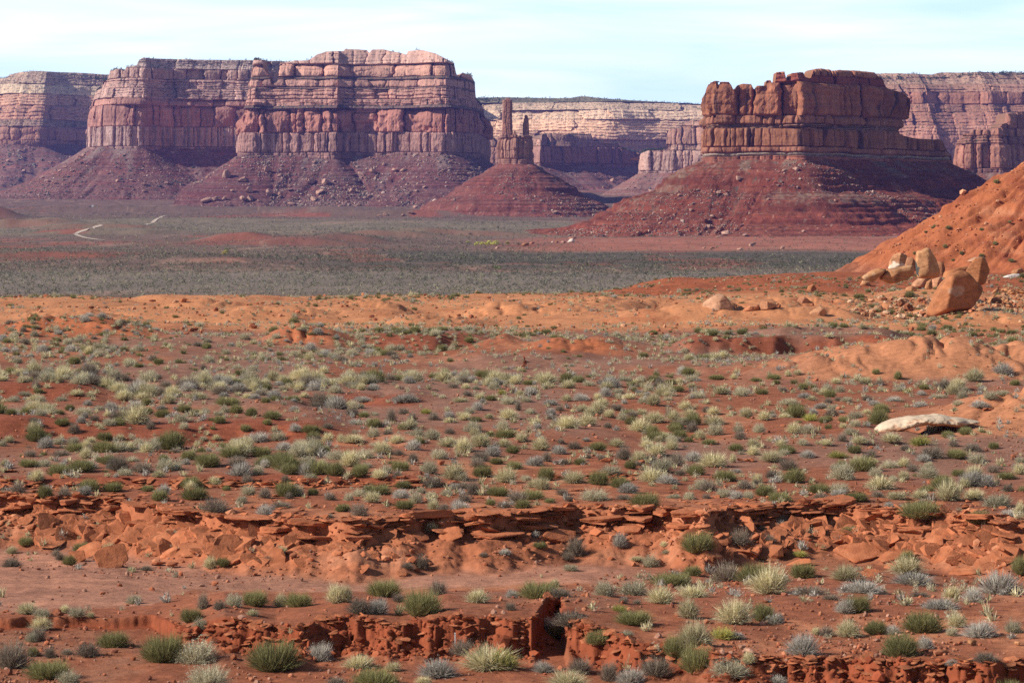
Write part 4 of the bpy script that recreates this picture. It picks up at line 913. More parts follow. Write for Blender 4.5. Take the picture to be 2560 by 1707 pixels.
# big plants placed by what the photograph shows: (crop origin, then x, y of the foot, width, height, kind) in enlarged-crop pixels
CROPS = [((0, 900), """85 285 110 45 g|265 225 80 35 e|520 240 130 45 s|925 325 110 55 w|1000 310 80 60 e|1000 370 100 55 e|1110 390 110 60 e|1260 350 110 50 e|1350 265 180 55 s|1560 305 180 60 e|570 370 150 55 g|580 395 60 40 w|645 415 90 50 d|735 385 70 40 s|405 370 75 35 e|230 425 80 40 d|425 445 105 55 e|510 500 110 80 d|715 545 120 60 e|945 580 90 55 g|1030 470 80 60 d|1255 470 70 50 g|1500 430 90 55 e|1680 485 80 50 e|1860 400 130 60 e|2020 485 90 55 w|2130 495 140 60 e|2140 540 110 55 e|2240 465 100 40 d|1760 555 170 70 w|1900 548 120 70 g|1940 615 120 60 w|2100 710 150 65 g|2200 730 80 60 s|1785 655 150 70 e|1420 725 190 100 e|1620 720 150 75 d|970 765 170 85 d|1120 690 80 50 e|900 690 110 40 g|400 790 160 90 e|550 760 200 90 e|600 742 150 60 w|195 725 140 55 e|205 660 100 55 d|420 655 150 50 d|510 625 130 65 e|615 635 80 60 d|1690 840 100 70 d|1950 830 80 50 d|790 800 40 25 w|1530 600 80 40 e|110 270 70 30 d|60 560 90 50 s|620 560 90 40 s|820 545 90 45 s|1200 525 70 35 s|1480 545 80 40 s|1390 548 70 35 g|2240 560 100 70 s|2330 560 70 60 s|1690 262 100 40 s|1950 270 70 30 g|2080 255 80 40 s|2260 270 110 45 g|170 240 100 30 g|1740 265 90 40 w|420 280 100 35 g|600 310 70 40 w|1100 335 80 30 w|2010 350 80 40 w"""),
 ((850, 900), """85 375 110 60 d|165 390 80 40 e|350 420 80 100 d|435 370 90 50 d|495 420 70 70 d|590 365 90 40 y|640 410 90 60 d|235 460 110 70 e|230 525 110 70 g|110 440 110 40 w|625 540 130 80 g|750 505 90 50 d|1130 530 160 65 e|850 410 110 60 s|930 420 90 40 e|1150 405 160 80 s|1020 400 80 40 s|1300 365 90 40 g|1690 450 160 90 s|1840 390 100 60 s|1930 410 90 60 g|1990 440 90 60 e|2150 425 190 80 s|85 560 190 60 s|390 565 140 60 s|290 640 170 90 s|500 615 110 80 w|540 570 90 50 e|740 590 170 70 s|960 590 190 100 s|1120 590 120 60 s|1180 635 100 60 e|1370 615 150 95 s|1500 640 110 60 w|1600 605 120 60 d|1760 615 130 60 e|1890 590 130 60 s|2170 650 150 90 s|2270 610 120 70 s|2100 600 120 60 s|70 725 180 120 s|400 650 100 50 d|500 700 90 75 d|680 670 140 75 g|960 690 150 80 d|940 730 130 70 d|1070 710 100 50 e|410 755 140 75 e|610 770 140 100 g|780 815 200 120 s|830 825 120 70 g|975 795 150 80 e|1135 835 190 110 s|1190 745 120 60 e|1410 690 90 70 d|1330 720 140 70 w|1410 820 120 100 e|1600 840 190 90 s|1640 715 90 50 e|1770 850 150 100 e|1850 780 180 70 g|1940 680 130 110 d|1985 740 90 60 e|1920 870 160 80 e|1970 905 150 70 w|2200 760 170 110 g|2300 720 120 100 d|390 805 70 60 d|640 865 200 80 d|1270 820 90 40 g|70 860 30 20 w|90 40 90 25 g|720 90 60 35 e|640 120 80 30 e|160 105 60 30 e|470 95 90 35 g|770 105 70 30 w|860 195 80 40 s|930 200 70 35 g|1290 170 90 40 e|1560 190 130 60 s|1700 175 100 40 g|1780 165 70 35 d|2150 150 110 50 e|2260 165 90 40 e|1900 225 100 40 g|1900 255 90 35 g|1990 180 70 40 e|1950 145 120 40 g|2320 165 80 50 s|2300 215 120 50 e|1230 240 70 40 s|1180 225 60 35 d|700 260 60 30 g|1030 275 80 40 e|1150 300 110 55 g|1270 285 90 40 g|1550 280 90 50 s|1650 275 120 50 w|1760 270 70 50 s|440 280 200 40 w|150 280 130 30 w|820 285 130 35 s|2150 265 50 35 d|1980 265 110 45 s|2070 295 70 40 g|1220 345 50 65 d|1500 345 80 45 d|1440 305 110 40 w|1110 235 70 40 y"""),
 ((1700, 900), """80 190 90 40 s|280 230 150 60 s|420 245 130 75 g|120 260 130 60 g|70 385 130 60 s|230 440 190 70 s|575 410 110 70 s|890 415 120 60 y|780 500 130 80 s|880 500 120 65 g|85 490 110 80 d|410 540 100 70 d|400 490 90 60 g|540 495 100 70 g|1115 465 70 40 s|1160 510 100 60 g|1110 555 90 60 d|1225 570 130 60 s|1445 560 170 70 s|1640 580 170 70 y|1720 490 100 60 g|1835 530 100 50 e|1195 635 100 60 e|870 665 110 55 w|620 690 180 80 s|230 730 240 110 s|110 785 130 80 e|310 825 160 80 e|740 750 170 90 d|780 835 170 100 e|1430 735 140 60 g|1590 760 100 60 d|1700 805 150 90 g|1720 670 220 100 d|1890 670 140 70 e|2030 700 150 80 g|2000 620 150 60 d|2145 605 80 50 e|2320 780 100 80 s|2230 810 140 50 e|2010 800 150 90 s|1905 790 100 50 e|1665 690 110 50 w|1870 590 90 50 d|1370 170 80 40 d|1340 95 60 40 e|1490 130 60 60 e|1670 200 80 40 e|1080 665 150 50 y|1080 280 70 35 d|925 215 60 35 g|560 235 90 45 e|705 215 70 40 d|740 305 150 50 g|850 260 100 40 w|1280 275 90 40 d|1460 280 110 35 w|1275 370 80 40 s|1200 400 130 60 g|60 560 70 40 e|200 575 110 40 e|500 590 110 60 s|690 590 100 55 s|840 580 90 50 g|1000 580 110 45 s|90 690 130 70 w|1310 660 80 60 d|1270 680 70 50 d|360 700 60 70 s|1540 615 90 45 d|2050 320 130 50 w|2200 240 120 40 g|1900 310 90 45 g|1640 320 110 40 w|1330 310 90 40 w|640 130 110 40 e|740 110 60 45 s|805 100 70 40 s|660 165 60 35 e|520 145 80 30 e|250 130 120 35 e|370 130 70 40 s|80 145 110 50 g|1650 240 70 35 w|1550 225 60 35 y|1760 260 100 35 g|1930 260 90 60 g|2120 265 100 60 g|2230 235 100 40 g|960 330 100 40 w|1050 335 80 40 g|900 275 90 35 s"""),
 ((0, 1200), """308 125 110 90 e|120 85 120 80 d|440 120 120 80 d|610 75 150 90 e|575 100 115 65 w|770 75 150 70 e|1010 75 90 45 e|1120 95 90 75 w|1330 130 200 90 e|1470 225 260 120 d|1700 100 110 70 g|1810 120 110 80 d|1655 155 90 60 g|1810 240 120 80 w|1960 110 160 110 e|2030 105 120 90 g|1975 125 70 50 d|2260 135 100 60 d|2140 100 80 50 e|1920 185 160 40 d|2330 215 80 55 e|2250 255 80 30 d|80 500 90 50 s|80 595 150 65 d|410 545 70 50 d|1000 615 90 35 d|895 620 60 30 s|1440 600 110 80 s|1525 590 90 60 e|1850 555 120 40 d|1930 510 80 60 s|2200 330 70 40 s|288 930 115 55 g|1390 880 90 110 d|1310 965 150 90 e|1500 880 100 70 d|1600 860 130 90 g|1740 855 170 100 e|1920 865 120 90 s|2040 865 170 100 e|2300 840 150 130 s|1370 1015 100 70 g|775 1140 210 110 e|600 1200 190 100 d|340 1210 90 80 d|225 1200 80 60 e|460 1190 90 40 d|80 1280 290 190 d|330 1350 290 120 e|470 1387 160 90 g|1120 1235 310 180 e|1340 1235 290 150 g|1870 1290 350 190 e|1420 1420 270 150 g|2300 1400 150 60 d|620 945 60 35 s|440 905 80 55 s"""),
 ((850, 1200), """250 95 210 70 e|130 110 110 60 g|220 150 150 80 s|60 140 70 60 g|420 120 130 60 w|620 120 90 50 g|520 155 110 80 g|440 195 140 65 e|40 210 80 50 e|130 240 140 100 d|730 105 100 50 g|910 100 120 110 d|850 150 130 70 d|820 215 150 80 w|1080 105 170 70 e|1310 130 180 70 e|1210 150 160 90 d|1120 185 130 50 d|1250 200 120 75 e|1520 100 100 50 d|1570 145 70 45 d|1740 135 200 80 g|1975 80 160 65 w|2085 185 210 110 e|2280 120 110 30 g|1940 130 120 40 d|630 360 90 70 s|980 520 70 30 d|560 600 110 90 d|460 600 100 40 d|1610 510 150 120 d|1560 545 100 60 d|1915 460 100 90 w|2215 455 60 40 s|2230 500 60 30 g|2030 545 100 30 s|300 790 220 110 e|670 780 140 100 d|400 830 100 60 d|40 830 110 110 s|130 910 170 110 d|255 910 150 100 w|560 920 250 170 e|940 835 180 90 s|1180 800 90 50 w|1165 890 80 60 d|1370 800 270 110 e|1500 805 170 70 d|1470 720 70 50 s|1810 790 150 110 g|2000 780 220 100 g|1940 840 80 50 d|2190 840 210 110 s|2030 845 70 35 d|2250 720 240 90 e|1570 985 250 110 d|1420 1020 110 80 w|1480 1070 130 80 e|2010 980 250 90 e|1910 895 110 45 y|1765 1140 170 90 e|1960 1070 100 40 g|130 1280 230 90 s|360 1300 120 60 s|670 1340 260 110 w|1010 1290 400 160 s|1120 1290 200 130 y|1390 1310 140 70 w|240 1400 300 110 e|570 1390 120 50 s|1640 1310 200 100 d|1840 1370 140 140 d|2160 1330 240 130 d|1990 1390 200 100 w|1560 1420 300 120 s|2300 1170 180 140 e"""),
 ((1700, 1200), """60 130 90 60 g|180 125 70 40 d|300 115 130 70 g|390 125 100 60 w|470 125 80 60 g|580 105 140 80 e|680 145 170 70 e|950 85 170 70 e|1090 90 140 80 g|1085 105 110 50 w|960 130 130 50 d|1210 140 170 65 e|1370 60 240 100 s|1350 115 100 50 d|1480 130 160 60 s|1640 125 150 65 s|1690 90 120 60 e|1840 140 220 150 s|2010 130 170 80 s|2170 180 220 100 g|2240 75 100 60 d|1645 270 290 120 e|1650 280 110 50 w|2050 290 150 90 e|2240 260 120 60 w|1430 180 70 35 w|2325 240 80 100 s|695 295 110 60 d|410 440 170 110 d|550 360 110 50 d|120 490 220 130 e|820 520 100 40 y|320 690 220 130 d|520 700 260 130 e|610 775 290 180 s|840 665 170 100 e|1130 680 220 100 s|1555 560 110 80 e|1545 640 260 120 s|1590 710 270 80 w|2180 780 280 150 w|2330 640 120 120 e|30 710 90 80 e|90 800 220 80 s|1240 770 290 60 w|880 785 250 70 d|1030 815 140 40 d|1210 900 180 110 e|1130 905 130 90 w|1780 880 240 60 w|1640 800 150 30 d|370 980 270 170 s|570 960 150 120 e|660 975 100 70 w|60 940 160 130 s|100 1150 260 180 s|290 1080 160 80 y|390 1080 100 50 w|1150 1070 180 120 s|1340 1050 150 90 e|1450 1050 100 60 w|1660 1035 260 140 e|1860 1060 80 60 g|2050 1070 230 100 w|2280 1040 130 90 g|1000 1060 120 70 d|930 1055 70 50 s|840 1195 210 140 w|1510 1200 240 160 e|1680 1150 110 80 w|2090 1245 200 70 d|1860 1265 90 40 w|120 1310 240 170 e|340 1330 280 110 g|470 1250 100 80 s|655 1360 150 60 w|2230 1430 250 100 e"""),
]
PLANTS = []
for (x0, y0), txt in CROPS:
    for ln in txt.split('|'):
        a = ln.split()
        x, y, w, h = [float(v) / 2.735 for v in a[:4]]
        PLANTS.append((x0 + x, y0 + y, w, h, a[4]))
# the second row of crops repeats plants that already stand near the seam: drop near-duplicates
keep = []
for p in PLANTS:
    if all(not (abs(p[0] - q[0]) < .35 * max(p[2], q[2]) and abs(p[1] - q[1]) < 9 and p[4] == q[4]) for q in keep): keep.append(p)
PLANTS = keep
BANDS = [(1640, 'at the foreground wash'), (1560, 'by the gully bank'), (1440, 'on the flat before the ledge'), (1345, 'on the slope under the ledge'), (1262, 'among slabs along the ledge'),
         (1195, 'on the bench above the ledge'), (1120, 'in the lower scrub field'), (1050, 'in the middle scrub field'), (985, 'in the upper scrub field'), (0, 'in the far scrub field')]
FIFTH = ['far left', 'left', 'middle', 'right', 'far right']
ORD = ['first', 'second', 'third', 'fourth', 'fifth', 'sixth', 'seventh', 'eighth', 'ninth', 'tenth', 'eleventh', 'twelfth']
def band_of(py):
    for lim, nm in BANDS:
        if py >= lim: return nm
def plant_labels(items):
    """unique wording per plant: kind and build first, then the ground it stands on, its share of the width, and its turn from the left"""
    groups = {}
    for i, (px, py, w, h, k) in enumerate(items):
        a = h / w
        form = 'low' if a < .44 else ('upright' if a > .72 else 'rounded')
        size = 'big' if w > 75 else ('small' if w < 36 else 'medium')
        key = (size, form, k, band_of(py), FIFTH[min(4, max(0, int(px / 512)))])
        groups.setdefault(key, []).append((px, i))
    out = {}
    for key, lst in groups.items():
        lst.sort()
        size, form, k, band, fx = key
        base = '%s %s %s %s, %s' % (size, form, KINDS[k][2], band, fx)
        for n_, (px, i) in enumerate(lst):
            out[i] = base if len(lst) == 1 else base + ', %s from left' % ORD[n_]
    return out
PL = plant_labels(PLANTS)
prs = random.Random(5)
def put_shrub(px, py, w, h, k, label, group, stems=False, hit=None):
    X, Y, z = hit if hit else ground_hit(px, py)
    me = prs.choice(TPL[k])
    o = link(KINDS[k][0], me)
    s = w / F * Y * K
    o.location = (X * K, Y * K, z * K - .02 * s)
    o.scale = (s, s, max(h, .28 * w) / F * Y * K * 1.02)
    o.rotation_euler = (0, 0, prs.uniform(0, 6.28))
    tag(o, label, KINDS[k][1], group)
    if stems:
        c = link('woody_stems', prs.choice(STEMS), o)
    return o
for i, (px, py, w, h, k) in enumerate(PLANTS):
    put_shrub(px, py, w * (1.1 if py > 1300 else 1.0), h * (1.08 if py > 1300 else 1.0), k, PL[i], KINDS[k][2] + ' plants of the desert floor', stems=(w > 52))

# smaller plants between them; each belongs to a patch
def density(px, Y):
    X = (px - CX) / F * Y
    py = np.interp(Y, [41, 46.5, 57, 62, 69, 80, 97, 125, 160, 190, 235], [1707, 1578, 1420, 1276, 1200, 1100, 1000, 900, 830, 790, 745])
    n = 1.25 * fbm(X / 5, Y / 9, 151, 3)
    d = .08 + 1.3 * np.clip(n + .22 + .5 * fbm(X / 1.6, Y / 3, 153, 2), 0, 1)
    d = d * np.where(Y < 58, .25, 1) * np.where((Y > 47.5) & (Y < 57.5) & (px < 1500), .05, 1) * np.where((Y > 57) & (Y < 62), .25, 1)
    d = d * np.where(Y < 66, .5, 1)
    d = d * (1 + 1.2 * bump(py, 930, 960, 985, 1010))        # the thick grey row
    d = d * (1 + .6 * np.exp(-((py - 852 - .008 * px) / 14) ** 2))
    d = d * (1 - .85 * bump(Y + 8 * n, 150, 162, 230, 237) * (px < 2300))
    d = d * (1 - .9 * np.exp(-(np.abs((px - 2330) / 420) ** 4)) * bump(Y, 107, 110, 118, 122)) * (1 - .9 * np.exp(-(np.abs((px - 2640) / 300) ** 4)) * bump(Y, 80, 82, 92, 95))
    d = d * np.where((Y > 235), .5, 1)
    return d
def scatter(n, y0, y1, seed, dens, t=.19):
    r = np.random.default_rng(seed)
    Y = np.sqrt(r.uniform(y0 ** 2, y1 ** 2, n)); px = CX + F * r.uniform(-t, t, n)
    ok = r.uniform(0, 1.6, n) < dens(px, Y)
    return px[ok], Y[ok], r
taken = np.array([[q[0], q[1], q[2]] for q in PLANTS])
pxs, Ys, r_ = scatter(98000, 42, 332, 77, density, .26)
zs_ = gz(pxs, Ys)
pys = HZ - F * zs_ / Ys
wid = np.clip(r_.lognormal(math.log(.36), .48, len(pxs)), .14, .9)
wid = wid * np.where(Ys > 110, .66, .95)
wid = np.where(Ys < 64, np.minimum(wid, .42), wid)
wpx = wid / Ys * F
ok = (pys < 1715) & (np.abs(pxs - CX) < 1900)
d2 = np.min(np.hypot((pxs[:, None] - taken[None, :, 0]), (pys[:, None] - taken[None, :, 1]) * 2.0) - .5 * taken[None, :, 2], axis=1)
ok &= d2 > .25 * wpx
pxs, Ys, zs_, pys, wid, wpx = pxs[ok], Ys[ok], zs_[ok], pys[ok], wid[ok], wpx[ok]
kn = np.clip(fbm(pxs / F * Ys / 8, Ys / 14, 161, 2) * .8 + r_.normal(0, .5, len(pxs)), -1.5, 1.5)
kk = np.where(kn < -.5, 'e', np.where(kn < -.12, 'g', np.where(kn < .45, 's', np.where(kn < .66, 'w', 'd'))))
far_e = (Ys > 150) & (r_.uniform(0, 1, len(pxs)) < .35); kk = np.where(far_e, 'e', kk)
order = np.argsort(-wpx)
cnt = {k: sum(1 for q in PLANTS if q[4] == k) for k in KINDS}
LIM = {'g': 260, 'w': 230, 'e': 280, 's': 250, 'd': 230, 'y': 40}
small_idx = []
for i in order:
    k = kk[i]
    vis = abs(pxs[i] - CX) < 1275 and pys[i] < 1700
    if vis and cnt[k] < LIM[k] and wpx[i] > 15:
        cnt[k] += 1
        hh = wid[i] * r_.uniform(.42, .72)
        put_shrub(pxs[i], pys[i], wpx[i], hh / Ys[i] * F, k, 'little %s %s, %s' % (KINDS[k][2], band_of(pys[i]), FIFTH[int(min(4, max(0, pxs[i] // 512)))]),
                  'little %s plants %s' % (KINDS[k][2], band_of(pys[i])), hit=((pxs[i] - CX) / F * Ys[i], Ys[i], zs_[i]))
    else:
        small_idx.append(i)
small_idx = np.array(small_idx)
# the rest of the near scrub, too many to count
def clump_mesh(name, P, W, H, kinds, tpls, seed, label, cat=None, mat=None, tint=None):
    r = np.random.default_rng(seed)
    Vs, Qs, Ts, Cs, off = [], [], [], [], 0
    for k in sorted(set(kinds)):
        ids = np.where(kinds == k)[0]
        var = r.integers(0, len(tpls[k]), len(ids))
        for v in range(len(tpls[k])):
            j = ids[var == v]
            if not len(j): continue
            V, Q, T, C = tpls[k][v]
            a = r.uniform(-.7, .7, len(j)) if k == 's' and name == 'broken_plates' else r.uniform(0, 6.28, len(j)); ca, sa = np.cos(a)[:, None], np.sin(a)[:, None]
            X = (V[None, :, 0] * ca - V[None, :, 1] * sa) * W[j][:, None] + P[j][:, 0:1]
            Y = (V[None, :, 0] * sa + V[None, :, 1] * ca) * W[j][:, None] + P[j][:, 1:2]
            Z = V[None, :, 2] * H[j][:, None] + P[j][:, 2:3]
            VV = np.stack([X, Y, Z], -1).reshape(-1, 3)
            o_ = off + np.arange(len(j)) * len(V)
            if len(Q): Qs.append((Q[None] + o_[:, None, None]).reshape(-1, 4))
            if len(T): Ts.append((T[None] + o_[:, None, None]).reshape(-1, 3))
            cc = C[None] * r.uniform(.78, 1.2, (len(j), 1, 1))
            if tint is not None: cc = cc * tint[j][:, None, :]
            Cs.append(cc.reshape(-1, 3)); Vs.append(VV); off += len(VV)
    fl = []
    if Qs: fl.append(np.concatenate(Qs))
    if Ts: fl.append(np.concatenate(Ts))
    o = link(name, mesh_from(name, np.concatenate(Vs) * K, fl, np.concatenate(Cs), False, mat or M_LEAF))
    tag(o, label, cat, kind='stuff')
    return o
MID = {k: [shrub_mesh(k, 700 + 13 * j + ord(k), .12) for j in range(4)] for k in 'gwesdy'}
i = small_idx
clump_mesh('desert_scrub', np.stack([(pxs[i] - CX) / F * Ys[i], Ys[i], zs_[i] - .02], 1), wid[i], wid[i] * r_.uniform(.42, .75, len(i)), kk[i], MID, 81,
           'low grey and green desert scrub filling the ground between the larger bushes', 'scrub')
# tufts of short dry grass and tiny plants close by
def tuft_density(px, Y):
    X = (px - CX) / F * Y
    return np.clip(.3 + 1.5 * fbm(X / 3, Y / 5, 171, 3), .02, 1.3) * np.where((Y > 47.5) & (Y < 61.5) & (px < 1500), .12, 1) * (1 - .7 * bump(Y, 170, 180, 240, 400))
px2, Y2, r2_ = scatter(62000, 42, 240, 78, tuft_density, .26)
z2 = gz(px2, Y2)
w2 = r2_.uniform(.10, .30, len(px2))
k2 = np.where(r2_.uniform(0, 1, len(px2)) < .45, 's', np.where(r2_.uniform(0, 1, len(px2)) < .5, 'w', 'g'))
TINY = {k: [shrub_mesh(k, 760 + 13 * j + ord(k), .03) for j in range(4)] for k in 'gwesd'}
clump_mesh('dry_grass', np.stack([(px2 - CX) / F * Y2, Y2, z2 - .005], 1), w2, w2 * r2_.uniform(.5, .9, len(px2)), k2, TINY, 83, 'short pale dry grass and seedlings dotting the red soil', 'grass')
# valley scrub
def vdens(px, Y):
    X = (px - CX) / F * Y
    fpy = np.interp(Y, [480, 600, 800, 1100, 1600, 2000, 2600, 3000], [740, 700, 660, 620, 580, 552, 522, 502])
    d = .8 + .9 * fbm(X / 60, Y / 160, 181, 3)
    d = d * (1 - .75 * sstep(px, 1300, 1500) * bump(fpy, 590, 600, 626, 640))
    d = d * np.where(fpy > 640, 1.2, .8)
    return np.clip(d, .05, 1.6)
rv = np.random.default_rng(85)
nv = 62000
Yv = np.exp(rv.uniform(math.log(450), math.log(2700), nv)); pxv = CX + F * rv.uniform(-.19, .19, nv)
okv = rv.uniform(0, 1.6, nv) < vdens(pxv, Yv)
pxv, Yv = pxv[okv], Yv[okv]
zv = gz(pxv, Yv)
okv = zv < lerp_pts(Yv, [(400, -9), (700, -9), (1500, 30), (3000, 60)]); pxv, Yv, zv = pxv[okv], Yv[okv], zv[okv]
wv = rv.uniform(.6, 1.5, len(pxv)) * (Yv / 700) ** .55
LOW = {}
for k, cols in {'g': [(.17, .18, .13), (.23, .225, .165), (.13, .14, .105)], 'e': [(.085, .095, .055), (.11, .115, .065), (.07, .08, .055)], 's': [(.33, .30, .19), (.28, .26, .16)]}.items():
    LOW[k] = []
    for j in range(5):
        rr_ = np.random.default_rng(900 + j)
        V, T, C = leaf_set(rr_, 11, dome_pts(rr_, 30, .42, .8, .5), .30, cols)
        V[:, 2] = np.maximum(V[:, 2], 0); V[:, :2] *= .5 / np.abs(V[:, :2]).max(); V[:, 2] /= V[:, 2].max()
        LOW[k].append((V, np.zeros((0, 4), int), T, C))
fpv = np.interp(Yv, [480, 600, 800, 1100, 1600, 2000, 2600, 3000], [740, 700, 660, 620, 580, 552, 522, 502])
q = rv.uniform(0, 1, len(pxv)) + .5 * fbm(pxv / F * Yv / 70, Yv / 200, 191, 2)
dark = bump(fpv + 10 * rv.normal(0, 1, len(pxv)), 622, 640, 662, 680) * sstep(pxv, 300, 900)
kv = np.where(q < .30 + .5 * dark, 'e', np.where(q < .86 - .25 * bump(fpv, 545, 556, 585, 600), 'g', 's'))
clump_mesh('valley_scrub', np.stack([(pxv - CX) / F * Yv, Yv, zv - .05], 1), wv, wv * rv.uniform(.45, .75, len(pxv)), kv, LOW, 87, 'grey green scrub covering the valley floor beyond the orange ridge', 'scrub')
# ------------------------------------------------------------------ rocks
def ico(n):
    import bmesh
    bm = bmesh.new(); bmesh.ops.create_icosphere(bm, subdivisions=n, radius=1.0)
    V = np.array([v.co[:] for v in bm.verts]); Fc = np.array([[v.index for v in f.verts] for f in bm.faces]); bm.free()
    return V, Fc
ICO = {n: ico(n) for n in (1, 2, 3, 4, 5)}
def rock_from_planes(N, H, sub=4, p=24, nz=.05, seed=0, beds=0, bedamp=.02, freq=2.0, up=(0, 0, 1), cracks=0):
    D, Fc = ICO[sub]
    N = np.asarray(N, float); N = N / np.linalg.norm(N, axis=1, keepdims=True); H = np.asarray(H, float)
    dt = np.maximum(D @ N.T, 0) / H[None]
    inv = (dt ** p).sum(1) ** (1 / p)
    r = 1 / np.maximum(inv, 1e-3)
    V = D * r[:, None]
    sc = np.abs(V).max()
    q = V / sc * freq
    dsp = nz * fbm3(q * 1.3 + seed * 3.1, seed, 6)
    if beds:
        h = V @ np.asarray(up, float) / sc
        b = (h * beds + .25 * fbm3(q * .7 + 5, seed + 4, 2)) % 1
        dsp = dsp - bedamp * np.exp(-((b - .5) / .13) ** 2)
    if cracks:
        rk = np.random.default_rng(seed + 77)
        for _ in range(cracks):
            nn = rk.normal(0, 1, 3) * np.array([1, .5, 1]); nn /= np.linalg.norm(nn)
            h = V @ nn / sc + .10 * fbm3(q * 1.2 + 3, seed + 8, 3) - rk.uniform(-.45, .45)
            dsp = dsp - .045 * np.exp(-(h / .022) ** 2)
    V = V * (1 + dsp)[:, None]
    return V, Fc
def rand_rock(seed, flat=.6, sub=3, npl=13, p=36, nz=.05, beds=0):
    r = np.random.default_rng(seed)
    N = r.normal(0, 1, (npl, 3)); H = r.uniform(.6, 1.0, npl)
    N = np.concatenate([N, [[0, 0, 1], [0, 0, -1]]]); H = np.concatenate([H, [.75, .75]])
    V, Fc = rock_from_planes(N, H, sub, p, nz, seed, beds)
    V = V * np.array([1, r.uniform(.7, 1), flat])
    lo, hi = V.min(0), V.max(0)
    V = (V - (lo + hi) / 2) / (hi - lo).max()
    return V, Fc
def slab_rock(seed, th=.16, sub=4):
    """broken sandstone plate, unit wide, lying flat"""
    r = np.random.default_rng(seed)
    n = r.integers(5, 8); a = np.sort(r.uniform(0, 6.28, n) + np.linspace(0, 6.28, n, endpoint=False)) ; a = np.linspace(0, 6.28, n, endpoint=False) + r.uniform(-.4, .4, n)
    N = np.stack([np.cos(a), np.sin(a), r.uniform(-.25, .25, n)], 1); H = r.uniform(.32, .5, n)
    N = np.concatenate([N, [[r.normal(0, .06), r.normal(0, .06), 1], [r.normal(0, .05), r.normal(0, .05), -1]]]); H = np.concatenate([H, [th / 2, th / 2]])
    D, Fc = ICO[sub]
    D = D * np.array([1, 1, .35]); D = D / np.linalg.norm(D, axis=1, keepdims=True)
    Nn = N / np.linalg.norm(N, axis=1, keepdims=True)
    dt = np.maximum(D @ Nn.T, 0) / H[None]
    rr = 1 / np.maximum((dt ** 48).sum(1) ** (1 / 48), 1e-3)
    V = D * rr[:, None]
    V[:, :2] *= (1 + .05 * fbm(np.arctan2(V[:, 1], V[:, 0]) * 3, V[:, 2] * 30, seed, 3))[:, None]
    V[:, 2] += .10 * th * fbm(V[:, 0] * 5, V[:, 1] * 5, seed + 1, 3)
    V /= (V[:, :2].max(0) - V[:, :2].min(0)).max()
    return V, Fc
def rock_cols(V, base, c2, seed, amt=.5, freq=2.2):
    sc = np.abs(V).max()
    c = np.zeros(V.shape) + np.array(base)
    c = mixc(c, c2, sstep(fbm3(V / sc * freq + seed, seed, 4), 0, .5) * amt)
    c = mixc(c, np.array(base) * .5, sstep(fbm3(V / sc * np.array([3.2, 3.2, 1.1]) + seed + 20, seed + 6, 4), .12, .6) * .6)
    c = c * (1 + .25 * fbm(V[:, 2] / sc * 9 + .5 * V[:, 0] / sc, V[:, 0] / sc * 1.1, seed + 3, 3))[:, None]
    return c
def hull2(pts):
    pts = sorted(set(map(tuple, pts)))
    def half(ps):
        h = []
        for p in ps:
            while len(h) > 1 and (h[-1][0] - h[-2][0]) * (p[1] - h[-2][1]) - (h[-1][1] - h[-2][1]) * (p[0] - h[-2][0]) <= 0: h.pop()
            h.append(p)
        return h
    a, b = half(pts), half(pts[::-1])
    return a[:-1] + b[:-1]
def boulder(name, pts, thick, front, base, c2, seed, label, cat='boulder', group=None, Y=None, sink=.08, nz=.045, beds=0, sub=5, p=30, patch=None, amt=.5, tiltb=.25):
    """boulder with the outline pts (photo pixels) seen from the front, a real thickness and slanted front faces"""
    xs = [q[0] for q in pts]; ys = [q[1] for q in pts]
    pxc, pyb = (min(xs) + max(xs)) / 2, max(ys)
    if Y is None: X0, Y0, z0 = ground_hit(pxc, pyb)
    else: Y0 = Y
    w = max(xs) - min(xs)
    th = thick * w / F * Y0
    Yc = Y0 + th * .5
    P = np.array([((x - CX) / F * Yc, (HZ - y) / F * Yc) for x, y in pts])
    hp = np.array(hull2(P)); c = hp.mean(0)
    N, H = [], []
    for a, b in zip(hp, np.roll(hp, -1, axis=0)):
        e = b - a; n = np.array([e[1], -e[0]]); L = np.hypot(*n)
        if L < 1e-6: continue
        n /= L
        h = max((a - c) @ n, .02)
        N.append([n[0], tiltb * ((seed * 7 + len(N) * 5) % 5 - 2) / 4.0, n[1]]); H.append(h / np.hypot(1, N[-1][1]) if False else h)
    for f in front:
        N.append(f[:3]); H.append(th * .5 * (f[3] if len(f) > 3 else 1.0))
    N += [[.2, 1, .1], [-.4, .9, .2]]; H += [th * .55, th * .6]
    V, Fc = rock_from_planes(N, H, sub, p, 0, seed)
    rc = np.random.default_rng(seed + 5)
    for _ in range(9):
        nn = rc.normal(0, 1, 3) * np.array([1, 1.2, 1]); nn[1] -= .5; nn /= np.linalg.norm(nn)
        N.append(list(nn)); H.append((V @ nn).max() * rc.uniform(.80, .94))
    V, Fc = rock_from_planes(N, H, sub, p + 14, nz, seed, beds, cracks=4 if sub > 3 else 1)
    col = rock_cols(V, base, c2, seed, amt)
    if patch:
        for (ux, uz, ur, cc) in patch:
            ext = np.array([np.abs(V[:, 0]).max(), np.abs(V[:, 2]).max()])
            dd = np.hypot((V[:, 0] / ext[0] - ux) / ur[0], (V[:, 2] / ext[1] - uz) / ur[1]) + .8 * fbm3(V / ext[0] * 3.5, seed + 9, 5)
            col = mixc(col, cc, 1 - sstep(dd, .75, 1.05))
    me = mesh_from(name, V * K, Fc, col, True, M_ROCK)
    o = link(name, me, loc=(c[0] * K, Yc * K, (c[1] - sink * 0) * K))
    tag(o, label, cat, group)
    return o
